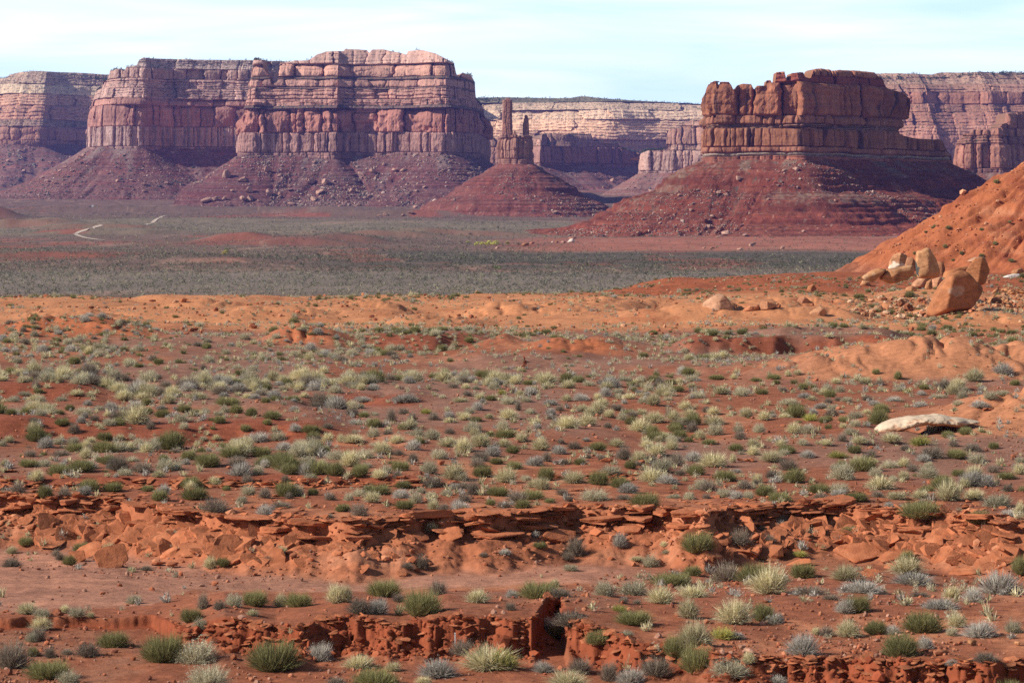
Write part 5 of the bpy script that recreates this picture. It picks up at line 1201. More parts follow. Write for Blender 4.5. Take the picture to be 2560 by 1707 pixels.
TAN, ORG, BRN, WHT, REDR = (.385, .185, .088), (.35, .14, .062), (.29, .125, .065), (.68, .58, .46), (.37, .125, .06)
def crop(x0, y0, f, pts): return [(x0 + x / f, y0 + y / f) for x, y in pts]
c1 = lambda pts: crop(2120, 600, 5.345, pts)
FL, FR_, FC = [-.75, -1, .15], [.35, -1, -.1], [0, -1, .05]
PILE = 'boulders of the pile at the foot of the orange hill'
boulder('boulder', c1([(1065, 1010), (1130, 850), (1190, 690), (1350, 470), (1480, 400), (1570, 420), (1680, 540), (1805, 640), (1795, 690), (1650, 910), (1600, 940), (1230, 995), (1110, 1025)]), .75,
        [[-1.0, -1, .25, .98], [.36, -1, -.06, .66], [.1, -.9, -.5, 1.0]], (.36, .145, .066), (.29, .11, .052), 11, 'biggest boulder, leaning wedge with a pale scar on its face', group=PILE, patch=[(-.05, .12, (.36, .30), (.42, .25, .165))], nz=.05, p=44)
boulder('boulder', c1([(1580, 400), (1690, 250), (1830, 240), (1885, 400), (1870, 500), (1770, 600), (1650, 600), (1560, 520)]), .9, [[-.5, -1, .2], [.6, -1, 0]], ORG, TAN, 12, 'knobbly capped boulder rising behind the biggest leaning one', group=PILE, Y=199, beds=5, nz=.08)
boulder('boulder', c1([(1600, 290), (1700, 235), (1830, 232), (1850, 280), (1700, 300)]), 1.0, [FC, [.6, -1, 0]], (.40, .22, .14), TAN, 13, 'flat cap stone on top of the knobbly boulder', group=PILE, Y=199.5, beds=3, sub=4)
boulder('boulder', c1([(1265, 480), (1290, 420), (1560, 350), (1640, 380), (1500, 470), (1290, 520)]), .6, [FC, [-.5, -1, .4]], ORG, TAN, 14, 'long low block wedged behind the leaning boulder', group=PILE, Y=203, beds=3, sub=4)
boulder('boulder', c1([(910, 280), (930, 160), (1060, 105), (1085, 115), (1180, 260), (1240, 440), (1230, 485), (1150, 490), (945, 510), (915, 400)]), .7, [[-.35, -1, .1, .8], [.75, -1, .12, .72]], (.45, .235, .115), (.36, .17, .085), 15, 'tall pointed boulder with a black varnish stain, standing upright', group=PILE, Y=212, beds=0, patch=[(-.78, -.42, (.28, .5), (.06, .065, .065))], p=24)
boulder('boulder', c1([(545, 392), (560, 240), (620, 190), (690, 168), (780, 200), (790, 300), (740, 400)]), .9, [[-.5, -1, .2], [.5, -1, .1]], (.46, .225, .115), (.36, .16, .09), 16, 'round topped boulder, rusty above and white below', group=PILE, Y=216, beds=4, patch=[(-.2, -.8, (1.2, .55), WHT)])
boulder('boulder', c1([(755, 360), (790, 235), (860, 235), (915, 330), (905, 410), (780, 420)]), .9, [[-.4, -1, .2], [.5, -1, .1]], (.42, .20, .11), BRN, 17, 'smaller brown boulder tucked between the white-bottomed and pointed ones', group=PILE, Y=214, sub=4)
boulder('boulder', c1([(425, 490), (470, 430), (520, 400), (860, 335), (905, 390), (918, 460), (700, 560), (570, 580), (430, 525)]), .6, [[-.35, -1, .3], [.2, -1, -.35, .9]], TAN, (.60, .40, .24), 18, 'thick buff slab tilted up to the right, in front of the pile', group=PILE, Y=203, beds=4, p=20)
boulder('boulder', c1([(175, 525), (190, 490), (270, 430), (380, 375), (520, 390), (430, 470), (350, 540), (190, 545)]), .7, [[-.2, -1, .3], [.1, -1, -.4]], TAN, (.60, .40, .24), 19, 'flat buff slab at the left end of the pile', group=PILE, Y=203, beds=3, p=20)
boulder('boulder', c1([(860, 590), (980, 500), (1080, 470), (1130, 490), (1020, 640), (930, 660), (870, 640)]), .7, [[-.3, -1, .3], [.4, -1, -.2]], (.44, .22, .125), TAN, 20, 'sloping low block below the pointed boulder', group=PILE, sub=4)
boulder('boulder', c1([(1125, 525), (1250, 490), (1275, 560), (1200, 640), (1140, 650)]), .8, [FL, FR_], (.46, .23, .13), TAN, 21, 'squarish block between the low block and the leaning boulder', group=PILE, sub=4)
boulder('boulder', c1([(1020, 650), (1050, 560), (1110, 520), (1130, 645), (1080, 662)]), .8, [FL, FR_], TAN, ORG, 22, 'narrow upright chunk beside the squarish block', group=PILE, sub=4)
boulder('boulder', c1([(768, 668), (800, 630), (860, 608), (920, 650), (912, 692), (790, 685)]), .8, [FL, FR_], TAN, ORG, 23, 'small pale chunk by a dark green bush below the pile', group=PILE, sub=4)
boulder('boulder', c1([(1190, 270), (1260, 290), (1300, 380), (1265, 485), (1210, 440)]), 1.0, [FL, [.6, -1, .1]], BRN, (.26, .12, .07), 24, 'dark rough boulder half hidden behind the pointed one', group=PILE, Y=218, sub=4, nz=.09)
boulder('boulder', c1([(168, 606), (200, 545), (290, 560), (275, 612)]), .8, [FL, FR_], TAN, WHT, 25, 'small pale block under the left flat slab', group=PILE, sub=4)
boulder('boulder', c1([(2175, 445), (2200, 400), (2330, 375), (2360, 420), (2300, 462), (2190, 465)]), .7, [FL, FR_], TAN, ORG, 26, 'buff boulder at the right edge above the white slab', sub=4)
boulder('boulder', c1([(2070, 497), (2100, 480), (2200, 458), (2305, 455), (2310, 490), (2100, 503)]), .6, [FC], (.72, .68, .62), WHT, 27, 'flat white slab at the right edge below the buff boulder', sub=4)
boulder('boulder', c1([(1735, 880), (1750, 862), (1775, 858), (1785, 880)]), .8, [FL], TAN, ORG, 28, 'lone little stone to the right of the leaning boulder', sub=3)
c3_ = lambda pts: crop(1730, 700, 5.88, pts)
boulder('boulder', c3_([(125, 462), (180, 330), (300, 240), (400, 200), (460, 210), (530, 280), (590, 370), (625, 460)]), .8, [[-.9, -1, .3, .8], [.25, -1, .1, .9]], (.52, .285, .175), (.44, .21, .125), 31, 'domed pale boulder split by a crack, alone on the orange ridge', nz=.04, beds=0)
boulder('boulder', c3_([(995, 440), (1010, 320), (1040, 308), (1180, 345), (1300, 375), (1150, 425)]), .6, [[-.9, -1, .1, .8], [.4, -1, .2]], (.46, .22, .12), BRN, 32, 'pointed layered boulder right of the domed one', beds=4)
boulder('boulder', c3_([(735, 445), (850, 378), (990, 368), (1005, 440), (800, 460)]), .7, [FC], (.43, .17, .085), ORG, 33, 'low red hump between the domed and the layered boulder', sub=4)
boulder('boulder', c3_([(1700, 500), (1790, 430), (1880, 385), (1950, 430), (1982, 490), (1940, 528), (1820, 522)]), .8, [[-.3, -1, .3], [.4, -1, -.2]], (.44, .22, .12), TAN, 34, 'rounded boulder with a split plate leaning on its left side', beds=3)
boulder('boulder', c3_([(1645, 500), (1840, 335), (1885, 330), (1890, 350), (1720, 500)]), .5, [[-.5, -1, .3]], (.36, .15, .08), BRN, 35, 'dark plate leaning against the rounded boulder', Y=213, sub=4)
boulder('boulder', c3_([(1685, 168), (1710, 90), (1780, 60), (1840, 130), (1770, 168)]), .8, [FL, FR_], ORG, BRN, 36, 'small orange boulder on the dark red rise, nearest the pile', beds=3, sub=4)
boulder('boulder', c3_([(1522, 342), (1570, 262), (1640, 245), (1735, 312), (1700, 340)]), .8, [FL, FR_], (.41, .185, .105), ORG, 37, 'brown humped boulder behind the rounded split one', sub=4)
c6 = lambda pts: crop(1100, 560, 6.533, pts)
VB = 'boulders at the foot of the right butte'
for n_, (pts, bc, lb) in enumerate([
    ([(1325, 350), (1360, 312), (1450, 308), (1455, 345), (1350, 360)], BRN, 'dark brown block on the valley floor beside a round green tree'),
    ([(1440, 320), (1500, 290), (1570, 300), (1500, 330)], (.36, .15, .10), 'flat red block right behind the dark brown block'),
    ([(885, 410), (920, 375), (985, 378), (960, 400)], (.46, .29, .22), 'pale wedge stone below the yellow cottonwoods'),
    ([(1815, 305), (1830, 280), (1860, 290), (1855, 308)], WHT, 'little white stone left of the boulder cluster'),
    ([(1965, 310), (2000, 272), (2060, 290), (2055, 312)], (.42, .22, .16), 'brown boulder in the cluster at the butte foot'),
    ([(2070, 305), (2130, 245), (2175, 240), (2210, 270), (2190, 300)], (.64, .54, .46), 'cream white boulder in the cluster at the butte foot'),
    ([(2080, 250), (2110, 205), (2220, 215), (2240, 235), (2190, 245)], (.40, .19, .135), 'flat topped red brown boulder behind the cream one'),
    ([(1880, 300), (1890, 275), (1940, 295), (1930, 312)], BRN, 'dark stone between the little white stone and the brown boulder')]):
    boulder('boulder', c6(pts), .7, [FL, FR_], bc, TAN, 50 + n_, lb, group=VB, sub=3)
# the long white boulder with the hollow beneath
def arch_boulder():
    cx = lambda x: 1700 + x / 2.735
    cy = lambda y: 900 + y / 2.735
    X0, Y0, z0 = ground_hit(cx(1600), cy(500))
    n, m = 120, 48
    u = np.linspace(0, 1, n)[:, None]; th = np.linspace(0, 2 * np.pi, m)
    pxu = cx(1338 + (2035 - 1338) * u)
    top = cy(np.interp(u, [0, .04, .15, .35, .6, .8, 1], [470, 440, 412, 386, 370, 392, 415]))
    bot = cy(np.interp(u, [0, .04, .1, .2, .35, .5, .62, .8, 1], [490, 500, 503, 488, 452, 436, 440, 455, 425]))
    Yc = Y0 + .9
    xc = (pxu - CX) / F * Yc
    zc = (HZ - (top + bot) / 2) / F * Yc; hz_ = (bot - top) / 2 / F * Yc
    dep = 1.0 * np.sin(np.pi * np.clip(u * .92 + .04, 0, 1)) ** .5
    c_, s_ = np.cos(th), np.sin(th)
    e = (np.abs(c_) ** 3 + np.abs(s_) ** 3) ** (-1 / 3)
    nzz = 1 + .2 * fbm(u * 9 + 0 * th, th / 1.3, 5, 5)
    x = xc + 0 * th; y = Yc + dep * c_ * e * nzz; z = zc + hz_ * s_ * e * nzz
    G = np.stack([x, y, z], -1)
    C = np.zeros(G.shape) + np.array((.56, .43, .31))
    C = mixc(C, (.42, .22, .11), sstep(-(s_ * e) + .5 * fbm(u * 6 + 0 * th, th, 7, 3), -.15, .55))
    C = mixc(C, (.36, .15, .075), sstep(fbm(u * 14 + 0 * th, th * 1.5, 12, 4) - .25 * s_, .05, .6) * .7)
    C = C * (1 + .2 * fbm(u * 30 + 0 * th, th * 4, 13, 4))[..., None]
    V = G.reshape(-1, 3); c0 = V.mean(0)
    nE = len(V); V = np.concatenate([V, G[0].mean(0)[None], G[-1].mean(0)[None]]); Cc = np.concatenate([C.reshape(-1, 3), C[0].mean(0)[None], C[-1].mean(0)[None]])
    j = np.arange(m - 1)
    caps = np.concatenate([np.stack([j * 0 + nE, j + 1, j], 1), np.stack([j * 0 + nE + 1, (n - 1) * m + j, (n - 1) * m + j + 1], 1)])
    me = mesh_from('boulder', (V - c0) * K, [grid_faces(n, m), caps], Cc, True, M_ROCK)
    o = link('boulder', me, loc=tuple(c0 * K))
    tag(o, 'long whitish arched boulder with a dark hollow under it, beside the right dirt mound', 'boulder')
arch_boulder()
# a heap of broken stones at the right edge
SMALLR = []
for j in range(9):
    V, Fc = rand_rock(1200 + j, .62, 3, nz=.06)
    SMALLR.append((V, Fc))
def rock_mesh_set(name, base, c2, n, seed0, mk):
    L = []
    for j in range(n):
        V, Fc = mk(seed0 + j)
        L.append(mesh_from(name, V, Fc, rock_cols(V, base, c2, seed0 + j), False, M_ROCK))
    return L
RK_TAN = rock_mesh_set('stone', TAN, ORG, 8, 1300, lambda s: rand_rock(s, .55, 3, nz=.06))
RK_RED = rock_mesh_set('stone', REDR, (.44, .17, .08), 8, 1400, lambda s: rand_rock(s, .6, 3, nz=.06))
RK_PINK = rock_mesh_set('boulder', (.40, .23, .17), (.48, .33, .26), 8, 1500, lambda s: rand_rock(s, .7, 3, nz=.05))
SLABS = rock_mesh_set('rock_slab', (.385, .128, .058), (.45, .18, .09), 16, 1600, lambda s: slab_rock(s, .055 + .014 * (s % 6)))
rr = random.Random(21)
def put_rock(name, me, X, Y, z, w, h, rot, label, cat, group=None, d=None):
    o = link(name, me)
    o.location = (X * K, Y * K, z * K); o.scale = (w * K, (d or w) * K, h * K); o.rotation_euler = rot
    tag(o, label, cat, group)
    return o
for n_ in range(46):
    x = 2120 + rr.uniform(1915, 2400) / 5.345; yy = 600 + (rr.uniform(640, 900)) / 5.345
    if yy < 600 + (760 - (x - 2120) * 5.345 * .25 + 1915 * .25) / 5.345 - 22: continue
    X, Y, z = ground_hit(x, yy + 4)
    w = rr.uniform(8, 24) / F * Y
    put_rock('stone', rr.choice(RK_TAN), X, Y, z + w * .22, w, w * rr.uniform(.8, 1.4), (rr.uniform(-.6, .6), rr.uniform(-.6, .6), rr.uniform(0, 6)),
             'one of the broken tan stones heaped at the right edge, right of the leaning boulder', 'stone', 'heap of broken tan stones')
# ------------------------------------------------------------------ sandstone slabs of the ledge
def slope_at(px, Y):
    e = .3
    z0 = gz(np.array([px, px, px + 20]), np.array([Y - e, Y + e, Y]))
    return (z0[1] - z0[0]) / (2 * e)
SL_HAND = []
for (x0, y0), txt in [((0, 1200), "420 285 130 80 t|520 560 120 110 t|600 530 190 150 t|765 595 230 200 t|920 445 190 130 t|1065 410 110 80 t|765 205 140 95 b|940 205 240 60 f|1150 230 170 90 t|735 285 140 60 f|545 345 190 60 t|925 315 150 55 t|1890 340 130 65 t|1835 445 120 100 t|2160 450 130 55 t|2000 540 80 60 b|1080 580 110 50 b|1175 595 90 60 b|600 340 120 60 t|420 420 90 40 t|1180 280 120 50 f|980 390 90 40 t|1960 290 90 60 t|1940 430 60 60 t"),
                      ((850, 1200), "330 410 140 120 t|550 420 130 80 t|750 410 180 130 t|1510 420 290 120 t|1240 285 300 55 f|1430 250 150 50 f|1980 370 190 120 t|2045 360 90 100 t|2030 240 210 55 f|2260 240 170 50 f|1495 305 36 40 b|80 290 150 50 f|340 285 200 50 f|1000 280 200 50 f|1260 345 120 50 f|1830 410 130 60 t|1740 260 120 45 f|1970 470 110 60 t|2080 440 100 60 t"),
                      ((1700, 1200), "290 330 130 90 t|120 385 200 80 t|760 225 160 50 f|1090 395 140 120 t|1215 560 340 190 t|1450 455 140 110 t|1460 555 230 110 t|1720 480 190 140 t|1720 375 240 85 t|1985 360 190 60 f|2100 385 180 70 t|2250 400 220 70 f|1900 580 190 110 t|2290 500 170 90 t|1950 655 240 80 t|1310 660 150 80 t|2250 570 150 70 t|830 585 190 50 t|290 415 100 70 t|520 240 120 45 f|620 260 130 40 f|900 250 150 40 f|1180 250 100 80 t|1320 310 130 50 f|1540 330 100 50 f|60 245 130 50 f|200 235 150 50 f|1560 490 150 60 t|2180 470 140 60 t|1820 350 90 50 f")]:
    for ln in txt.split('|'):
        a = ln.split(); x, y, w, h = [float(v) / 2.735 for v in a[:4]]
        SL_HAND.append((x0 + x, y0 + y, w, h, a[4]))
def slab_group_labels(items):
    groups = {}
    for i, (px, py, w, h, k) in enumerate(items):
        size = 'large' if w > 62 else ('small' if w < 42 else 'medium')
        form = {'t': 'tilted red sandstone plate', 'f': 'flat overhanging sandstone slab', 'b': 'chunky red sandstone block'}[k]
        where = 'on the slope under the ledge' if py > 1325 else 'along the ledge rim'
        groups.setdefault((size, form, where, FIFTH[min(4, int(px / 512))]), []).append((px, i))
    out = {}
    for k, lst in groups.items():
        lst.sort()
        for n_, (p, i) in enumerate(lst):
            out[i] = '%s %s %s, %s' % k + ('' if len(lst) == 1 else ', %s from left' % ORD[n_])
    return out
SLL = slab_group_labels(SL_HAND)
for i, (px, py, w, h, k) in enumerate(SL_HAND):
    X, Y, z = ground_hit(px, py)
    W = w / F * Y; Hh = h / F * Y
    me = SLABS[i % len(SLABS)]
    if k == 't':      # plate lying on the slope, leaning back: its face shows
        th_ = .9
        put_rock('rock_slab', me, X, Y + .12, z + Hh * .30, W, W * .9, (R(40 + rr.uniform(-14, 12)), R(rr.uniform(-26, 6)), R(rr.uniform(-35, 30))), SLL[i], 'rock slab', 'sandstone slabs of the ledge', d=max(Hh * 1.15, .2))
    elif k == 'f':
        put_rock('rock_slab', me, X, Y - .05, z + Hh * .45, W, W * .55 if W < .6 else W * .4, (R(rr.uniform(-8, 8)), R(rr.uniform(-7, 5)), R(rr.uniform(-15, 15))), SLL[i], 'rock slab', 'sandstone slabs of the ledge', d=W * .9)
    else:
        put_rock('rock_slab', rr.choice(RK_RED), X, Y, z + Hh * .35, W, Hh * 1.25, (0, 0, rr.uniform(0, 6)), SLL[i], 'rock slab', 'sandstone slabs of the ledge')
# smaller plates strewn along the rim
rs_ = np.random.default_rng(31)
def strew(n, px0, px1, dy0, dy1, w0, w1, lab, grp, tilt=12, base=None, lean=.8):
    for _ in range(n):
        px = rs_.uniform(px0, px1); Y = (float(rim_y(np.array([px]))[0]) if base is None else base(px)) + rs_.uniform(dy0, dy1)
        z = float(gz(np.array([px]), np.array([Y]))[0]); W = rs_.uniform(w0, w1)
        sl = slope_at(px, Y)
        put_rock('rock_slab', SLABS[rs_.integers(0, len(SLABS))], (px - CX) / F * Y, Y, z + .02, W, W * rs_.uniform(.5, 1.0), (math.atan(sl) * lean + R(rs_.normal(0, tilt)), R(rs_.normal(0, tilt)), rs_.uniform(0, 6.28)), lab, 'rock slab', grp, d=W * rs_.uniform(.6, 1))
strew(62, 20, 2550, -.3, .05, .45, 1.2, 'one of the long thin shelves overhanging the ledge rim', 'thin shelves overhanging the ledge rim', 3, lean=0)
strew(38, 20, 2550, -.5, .5, .2, .55, 'one of the thin broken plates edging the ledge rim', 'thin plates edging the ledge rim', 6, lean=.15)
for q0, q1, yb, wg in [(20, 1130, 67.6, .5), (1390, 1680, 69.5, .3)]:
    strew(16 if q0 < 100 else 6, q0, q1, -.15, .35, .3, .9, 'one of the thin dark red plates along the low step above the main ledge', 'thin plates along the low step', 3, base=lambda p, yb=yb, wg=wg: yb + wg * float(fbm(np.array(p / 130.0), np.array(0.0), int(yb * 10), 3)), lean=0)
strew(32, 20, 2550, .3, 4.5, .15, .5, 'one of the loose flat stones lying on the bench behind the rim', 'loose flat stones on the bench', 8)
strew(46, 1750, 2550, -2.1, -.2, .25, .7, 'one of the tumbled plates covering the right part of the slope', 'tumbled plates of the right slope', 18)
# the countless smaller plates
PLT = []
for j in range(10):
    V, Fc = slab_rock(1700 + j, .07 + .012 * (j % 5), sub=2)
    rj = np.random.default_rng(1750 + j)
    e = Euler((rj.normal(0, .16), rj.normal(0, .16), 0)).to_matrix(); V = V @ np.array(e).T
    PLT.append((V, np.zeros((0, 4), int), Fc, rock_cols(V, (.385, .128, .058), (.45, .18, .09), j, .5)))
PLS = []
for j in range(10):
    V, Fc = slab_rock(1720 + j, .08 + .012 * (j % 5), sub=2)
    rj = np.random.default_rng(1780 + j)
    e = Euler((.55 + rj.normal(0, .22), rj.normal(0, .2), 0)).to_matrix(); V = V @ np.array(e).T
    PLS.append((V, np.zeros((0, 4), int), Fc, rock_cols(V, (.385, .128, .058), (.45, .18, .09), j, .5)))
def plates():
    q = np.random.default_rng(91); px, Y, k, W = [], [], [], []
    def add(n, p, y, kind, w0, w1):
        px.append(p); Y.append(y); k.append(np.full(n, kind)); W.append(np.exp(q.uniform(math.log(w0), math.log(w1), n)))
    n = 900; p = q.uniform(-20, 2600, n); add(n, p, rim_y(p) + q.normal(0, .16, n) - .02, 'f', .10, .42)
    n = 500; p = q.uniform(-20, 2600, n); add(n, p, rim_y(p) + np.abs(q.normal(0, 2.2, n)), 'f', .07, .26)
    n = 1500; p = q.uniform(-20, 2600, n); d = fbm(p / 190, p * 0, 95, 3) + .5 * sstep(p, 1700, 1900) + .35 * (1 - sstep(p, 500, 800)); ok = d > q.uniform(-.15, .55, n); p = p[ok]; add(len(p), p, rim_y(p) - .15 - np.abs(q.normal(0, .75, len(p))), 's', .08, .38)
    for p0, p1, n in [(90, 760, 150), (1760, 2560, 190)]:
        p = q.uniform(p0, p1, n); add(n, p, rim_y(p) - .2 - q.uniform(0, 1.9, n), 's', .3, .8)
    for p0, p1, yb, wg, n in [(0, 1150, 67.6, .5, 420), (1390, 1690, 69.5, .3, 110)]:
        p = q.uniform(p0, p1, n); add(n, p, yb + wg * fbm(p / 130.0, 0 * p, int(yb * 10), 3) + q.normal(0, .13, n), 'f', .10, .42)
    n = 420; p = q.uniform(430, 2560, n); add(n, p, bank_y(p) + .45 + q.normal(0, .12, n), 'f', .07, .26)
    px_, Y_, k_, W_ = map(np.concatenate, (px, Y, k, W))
    z = gz(px_, Y_)
    clump_mesh('broken_plates', np.stack([(px_ - CX) / F * Y_, Y_, z + .015], 1), W_, W_, k_, {'f': PLT, 's': PLS}, 93, 'small broken plates of red sandstone along the ledges and their slopes', 'rubble', M_ROCK)
plates()
# single stones on the flats
for (x0, y0), txt in [((1700, 900), "410 697 55 42 r pair of red stones left of a big straw clump, larger one|455 697 32 36 r narrow middle red stone of the three left of a straw clump|490 695 52 36 r flat red stone, right end of the three by a straw clump|1990 845 70 40 t buff cobble in the right scrub, leftmost of its row|2060 848 60 36 t buff cobble in the right scrub, second of its row|2110 860 80 28 t flat buff cobble in the right scrub, third of its row|2170 840 50 40 t upright buff cobble in the right scrub, end of its row|2085 345 60 28 r red stone on the bare track at the far right|2125 345 50 30 r red stone at the far right, right one of two|2250 725 30 22 r little red stone on the right bare flat"),
                      ((850, 900), "1825 702 90 52 r red block peeping from scrub right of centre|2060 712 60 40 r red block right of the peeping block|2180 700 70 36 r low red block at the end of the red row|690 715 70 40 r red block behind a straw clump at the left|515 715 60 30 r small red block by a dark dry bush"),
                      ((1700, 1200), "1995 1128 60 56 t pale orange stone casting a shadow on the right flat|2310 1130 44 42 t small pale orange stone near the right edge"),
                      ((850, 1200), "1615 715 44 18 r flat red stone on the track edge, left one|1940 680 60 26 r flat red stone on the track edge, right one")]:
    for ln in txt.split('|'):
        a = ln.split(' ', 5); x, y, w, h = [float(v) / 2.735 for v in a[:4]]
        X, Y, z = ground_hit(x0 + x, y0 + y)
        W, H_ = w / F * Y, h / F * Y
        put_rock('stone', rr.choice(RK_RED if a[4] == 'r' else RK_TAN), X, Y, z + H_ * .4, W, H_ * 1.5, (0, 0, rr.uniform(0, 6)), a[5], 'stone')
# pebbles and clods
def pebble_mesh(name, px, Y, W, cols, seed, label, sub=1, lift=.2, tal=None, Z=None, mat=None, cat='gravel'):
    r = np.random.default_rng(seed)
    D, Fc = ICO[sub]
    n = len(px); X = (px - CX) / F * Y if tal is None else px
    Z = gz(px, Y) if Z is None else Z
    sc = W[:, None] * r.uniform(.55, 1.15, (n, 3)) * np.array([.5, .5, .36])
    jit = 1 + r.normal(0, .17, (n, len(D), 1))
    V = D[None] * jit * sc[:, None, :]
    a = r.uniform(0, 6.28, n); c, s = np.cos(a)[:, None], np.sin(a)[:, None]
    VX = V[..., 0] * c - V[..., 1] * s; VY = V[..., 0] * s + V[..., 1] * c
    V = np.stack([VX + X[:, None], VY + Y[:, None], V[..., 2] + (Z + W * lift)[:, None]], -1)
    F_ = (Fc[None] + (np.arange(n) * len(D))[:, None, None]).reshape(-1, 3)
    ca = np.array(cols); C = np.repeat(ca[r.integers(0, len(ca), n)] * r.uniform(.75, 1.25, (n, 1)), len(D), axis=0)
    o = link(name, mesh_from(name, V.reshape(-1, 3) * K, F_, C, False, mat or M_RUBBLE))
    tag(o, label, cat, kind='stuff')
    return o
rp_ = np.random.default_rng(41)
n = 26000
Yp = 41 + 70 * rp_.uniform(0, 1, n) ** 1.6; pp = CX + F * rp_.uniform(-.19, .19, n)
okp = rp_.uniform(0, 1, n) < np.clip(.45 + 1.2 * fbm((pp - CX) / F * Yp / 2.5, Yp / 3.5, 201, 3), .08, 1) * np.where((Yp > 48) & (Yp < 57) & (pp < 1300), .25, 1)
pp, Yp = pp[okp], Yp[okp]
pebble_mesh('gravel', pp, Yp, np.clip(rp_.lognormal(math.log(.045), .5, len(pp)), .015, .2), [(.33, .11, .055), (.40, .16, .085), (.27, .10, .06), (.36, .19, .13)], 43, 'loose red gravel and flakes strewn over the near ground')
n = 9000
Yo = rp_.uniform(150, 330, n); po = CX + F * rp_.uniform(-.19, .19, n)
okp = rp_.uniform(0, 1, n) < np.clip(.5 + 1.2 * fbm((po - CX) / F * Yo / 5, Yo / 8, 205, 3), .08, 1)
po, Yo = po[okp], Yo[okp]
pebble_mesh('gravel', po, Yo, np.clip(rp_.lognormal(math.log(.14), .5, len(po)), .05, .6), [(.42, .17, .08), (.34, .115, .055), (.27, .09, .045), (.45, .23, .13)], 44, 'orange stones dotting the bare ridge')
n = 900
Yo = rp_.uniform(186, 222, n); po = rp_.uniform(2120, 2640, n)
pebble_mesh('rubble', po, Yo, np.clip(rp_.lognormal(math.log(.22), .55, n), .08, 1.0), [(.42, .22, .12), (.36, .14, .07), (.50, .32, .20), (.30, .11, .055)], 49, 'broken red and tan rubble around the boulder pile', sub=2)
# crumbling clods on the gully bank
n = 1500
pb = np.where(rp_.uniform(0, 1, n) < .72, 430 + 1130 * rp_.uniform(0, 1, n), 1560 + 1000 * rp_.uniform(0, 1, n)); Yb = bank_y(pb) + rp_.uniform(-.25, .6, n)
pebble_mesh('clods', pb, Yb, np.clip(rp_.lognormal(math.log(.075), .5, n), .03, .26), [(.27, .07, .03), (.22, .055, .025), (.33, .10, .045)], 45, 'red clods crumbling out of the gully bank', sub=1, lift=.05)
n = 3600
pb = rp_.uniform(-60, 2620, n); Yb = rim_y(pb) - np.abs(rp_.normal(0, 1, n)) * 1.1 + .35
okp = rp_.uniform(0, 1, n) < np.clip(.4 + 1.4 * fbm(pb / 150, Yb / 2, 203, 2) + .5 * sstep(pb, 1700, 1900), .1, 1)
pb, Yb = pb[okp], Yb[okp]
pebble_mesh('gravel', pb, Yb, np.clip(rp_.lognormal(math.log(.085), .55, len(pb)), .03, .35), [(.40, .145, .07), (.45, .19, .10), (.34, .11, .05)], 47, 'broken sandstone chips littering the slope below the ledge', sub=1, lift=.1)
# ------------------------------------------------------------------ boulders and rubble on the aprons
def on_talus(tal, px, py, y0, y1):
    ys = np.linspace(y0, y1, 300)
    zt, _, _ = tal((px - CX) / F * ys, ys)
    sp = HZ - F * zt / ys
    k = int(np.argmax(sp <= py))
    if k == 0: return None
    return (px - CX) / F * ys[k], ys[k], zt[k]
def apron(tal, box, txt, where, seed, rng_w, n_r, y0, y1, cols, wr, x0, x1):
    r = random.Random(seed)
    for ln in txt.split('|'):
        a = ln.split()
        px, py, w, h = [float(v) for v in a[:4]]
        hit = on_talus(tal, px, py, y0, y1) or ground_hit(px, py)
        X, Y, z = hit
        W, H_ = w / F * Y, h / F * Y
        put_rock('boulder', r.choice(RK_PINK), X, Y, z + H_ * .35, W * 1.1, H_ * 1.5, (R(r.uniform(-10, 10)), R(r.uniform(-25, 25)), r.uniform(0, 6)),
                 ' '.join(a[4:]) if len(a) > 4 else 'one of the pale boulders lying on the slope %s' % where, 'boulder', 'pale boulders on the slope ' + where)
    q = np.random.default_rng(seed)
    X = q.uniform(x0, x1, n_r); Y = q.uniform(y0, y1, n_r)
    Z, D, S = tal(X, Y)
    ok = (D > 1) & (q.uniform(0, 1, n_r) < np.clip(.55 + 1.6 * fbm(S / 12, D / 60, seed, 3), .04, 1))
    pebble_mesh('rubble', X[ok], Y[ok], np.clip(q.lognormal(math.log(wr), .55, ok.sum()), wr * .3, wr * 5), cols, seed, 'loose grey and pink rubble covering the slope ' + where, sub=1, lift=.1, tal=1, Z=Z[ok], cat='rubble')
GP = [(.36, .24, .19), (.42, .30, .24), (.26, .19, .155), (.30, .16, .12), (.13, .12, .10)]
apron(tal_main, None, """612 385 34 30 huge brown boulder perched high on the left flank under the great mesa|700 443 14 12|565 445 18 30 upright egg shaped boulder on the left flank of the great mesa apron|606 455 24 15|530 410 24 12|623 482 20 22|776 463 24 24 round pinkish boulder, left of two on the middle of the apron|813 461 20 18 round pinkish boulder, right of two on the middle of the apron|800 485 24 14|673 488 18 22 tall boulder low on the apron|609 500 22 14|626 502 16 16|730 515 24 12|784 503 18 14|921 494 14 10|987 430 16 12|1008 428 14 10|515 505 26 12|540 502 18 12|560 500 12 10|700 495 14 8|725 478 18 9|669 430 22 16|905 452 20 10|930 432 14 14|880 480 18 9|960 415 10 10|1000 545 10 6|648 505 10 8|580 480 12 8|742 500 12 8|835 455 10 7|940 445 12 8|1060 470 10 7|850 520 12 8|720 532 16 7|705 528 12 7|1040 480 8 6""",
      'under the great left mesa', 401, 0, 30000, 2665, 2850, GP, 1.0, -320, 30)
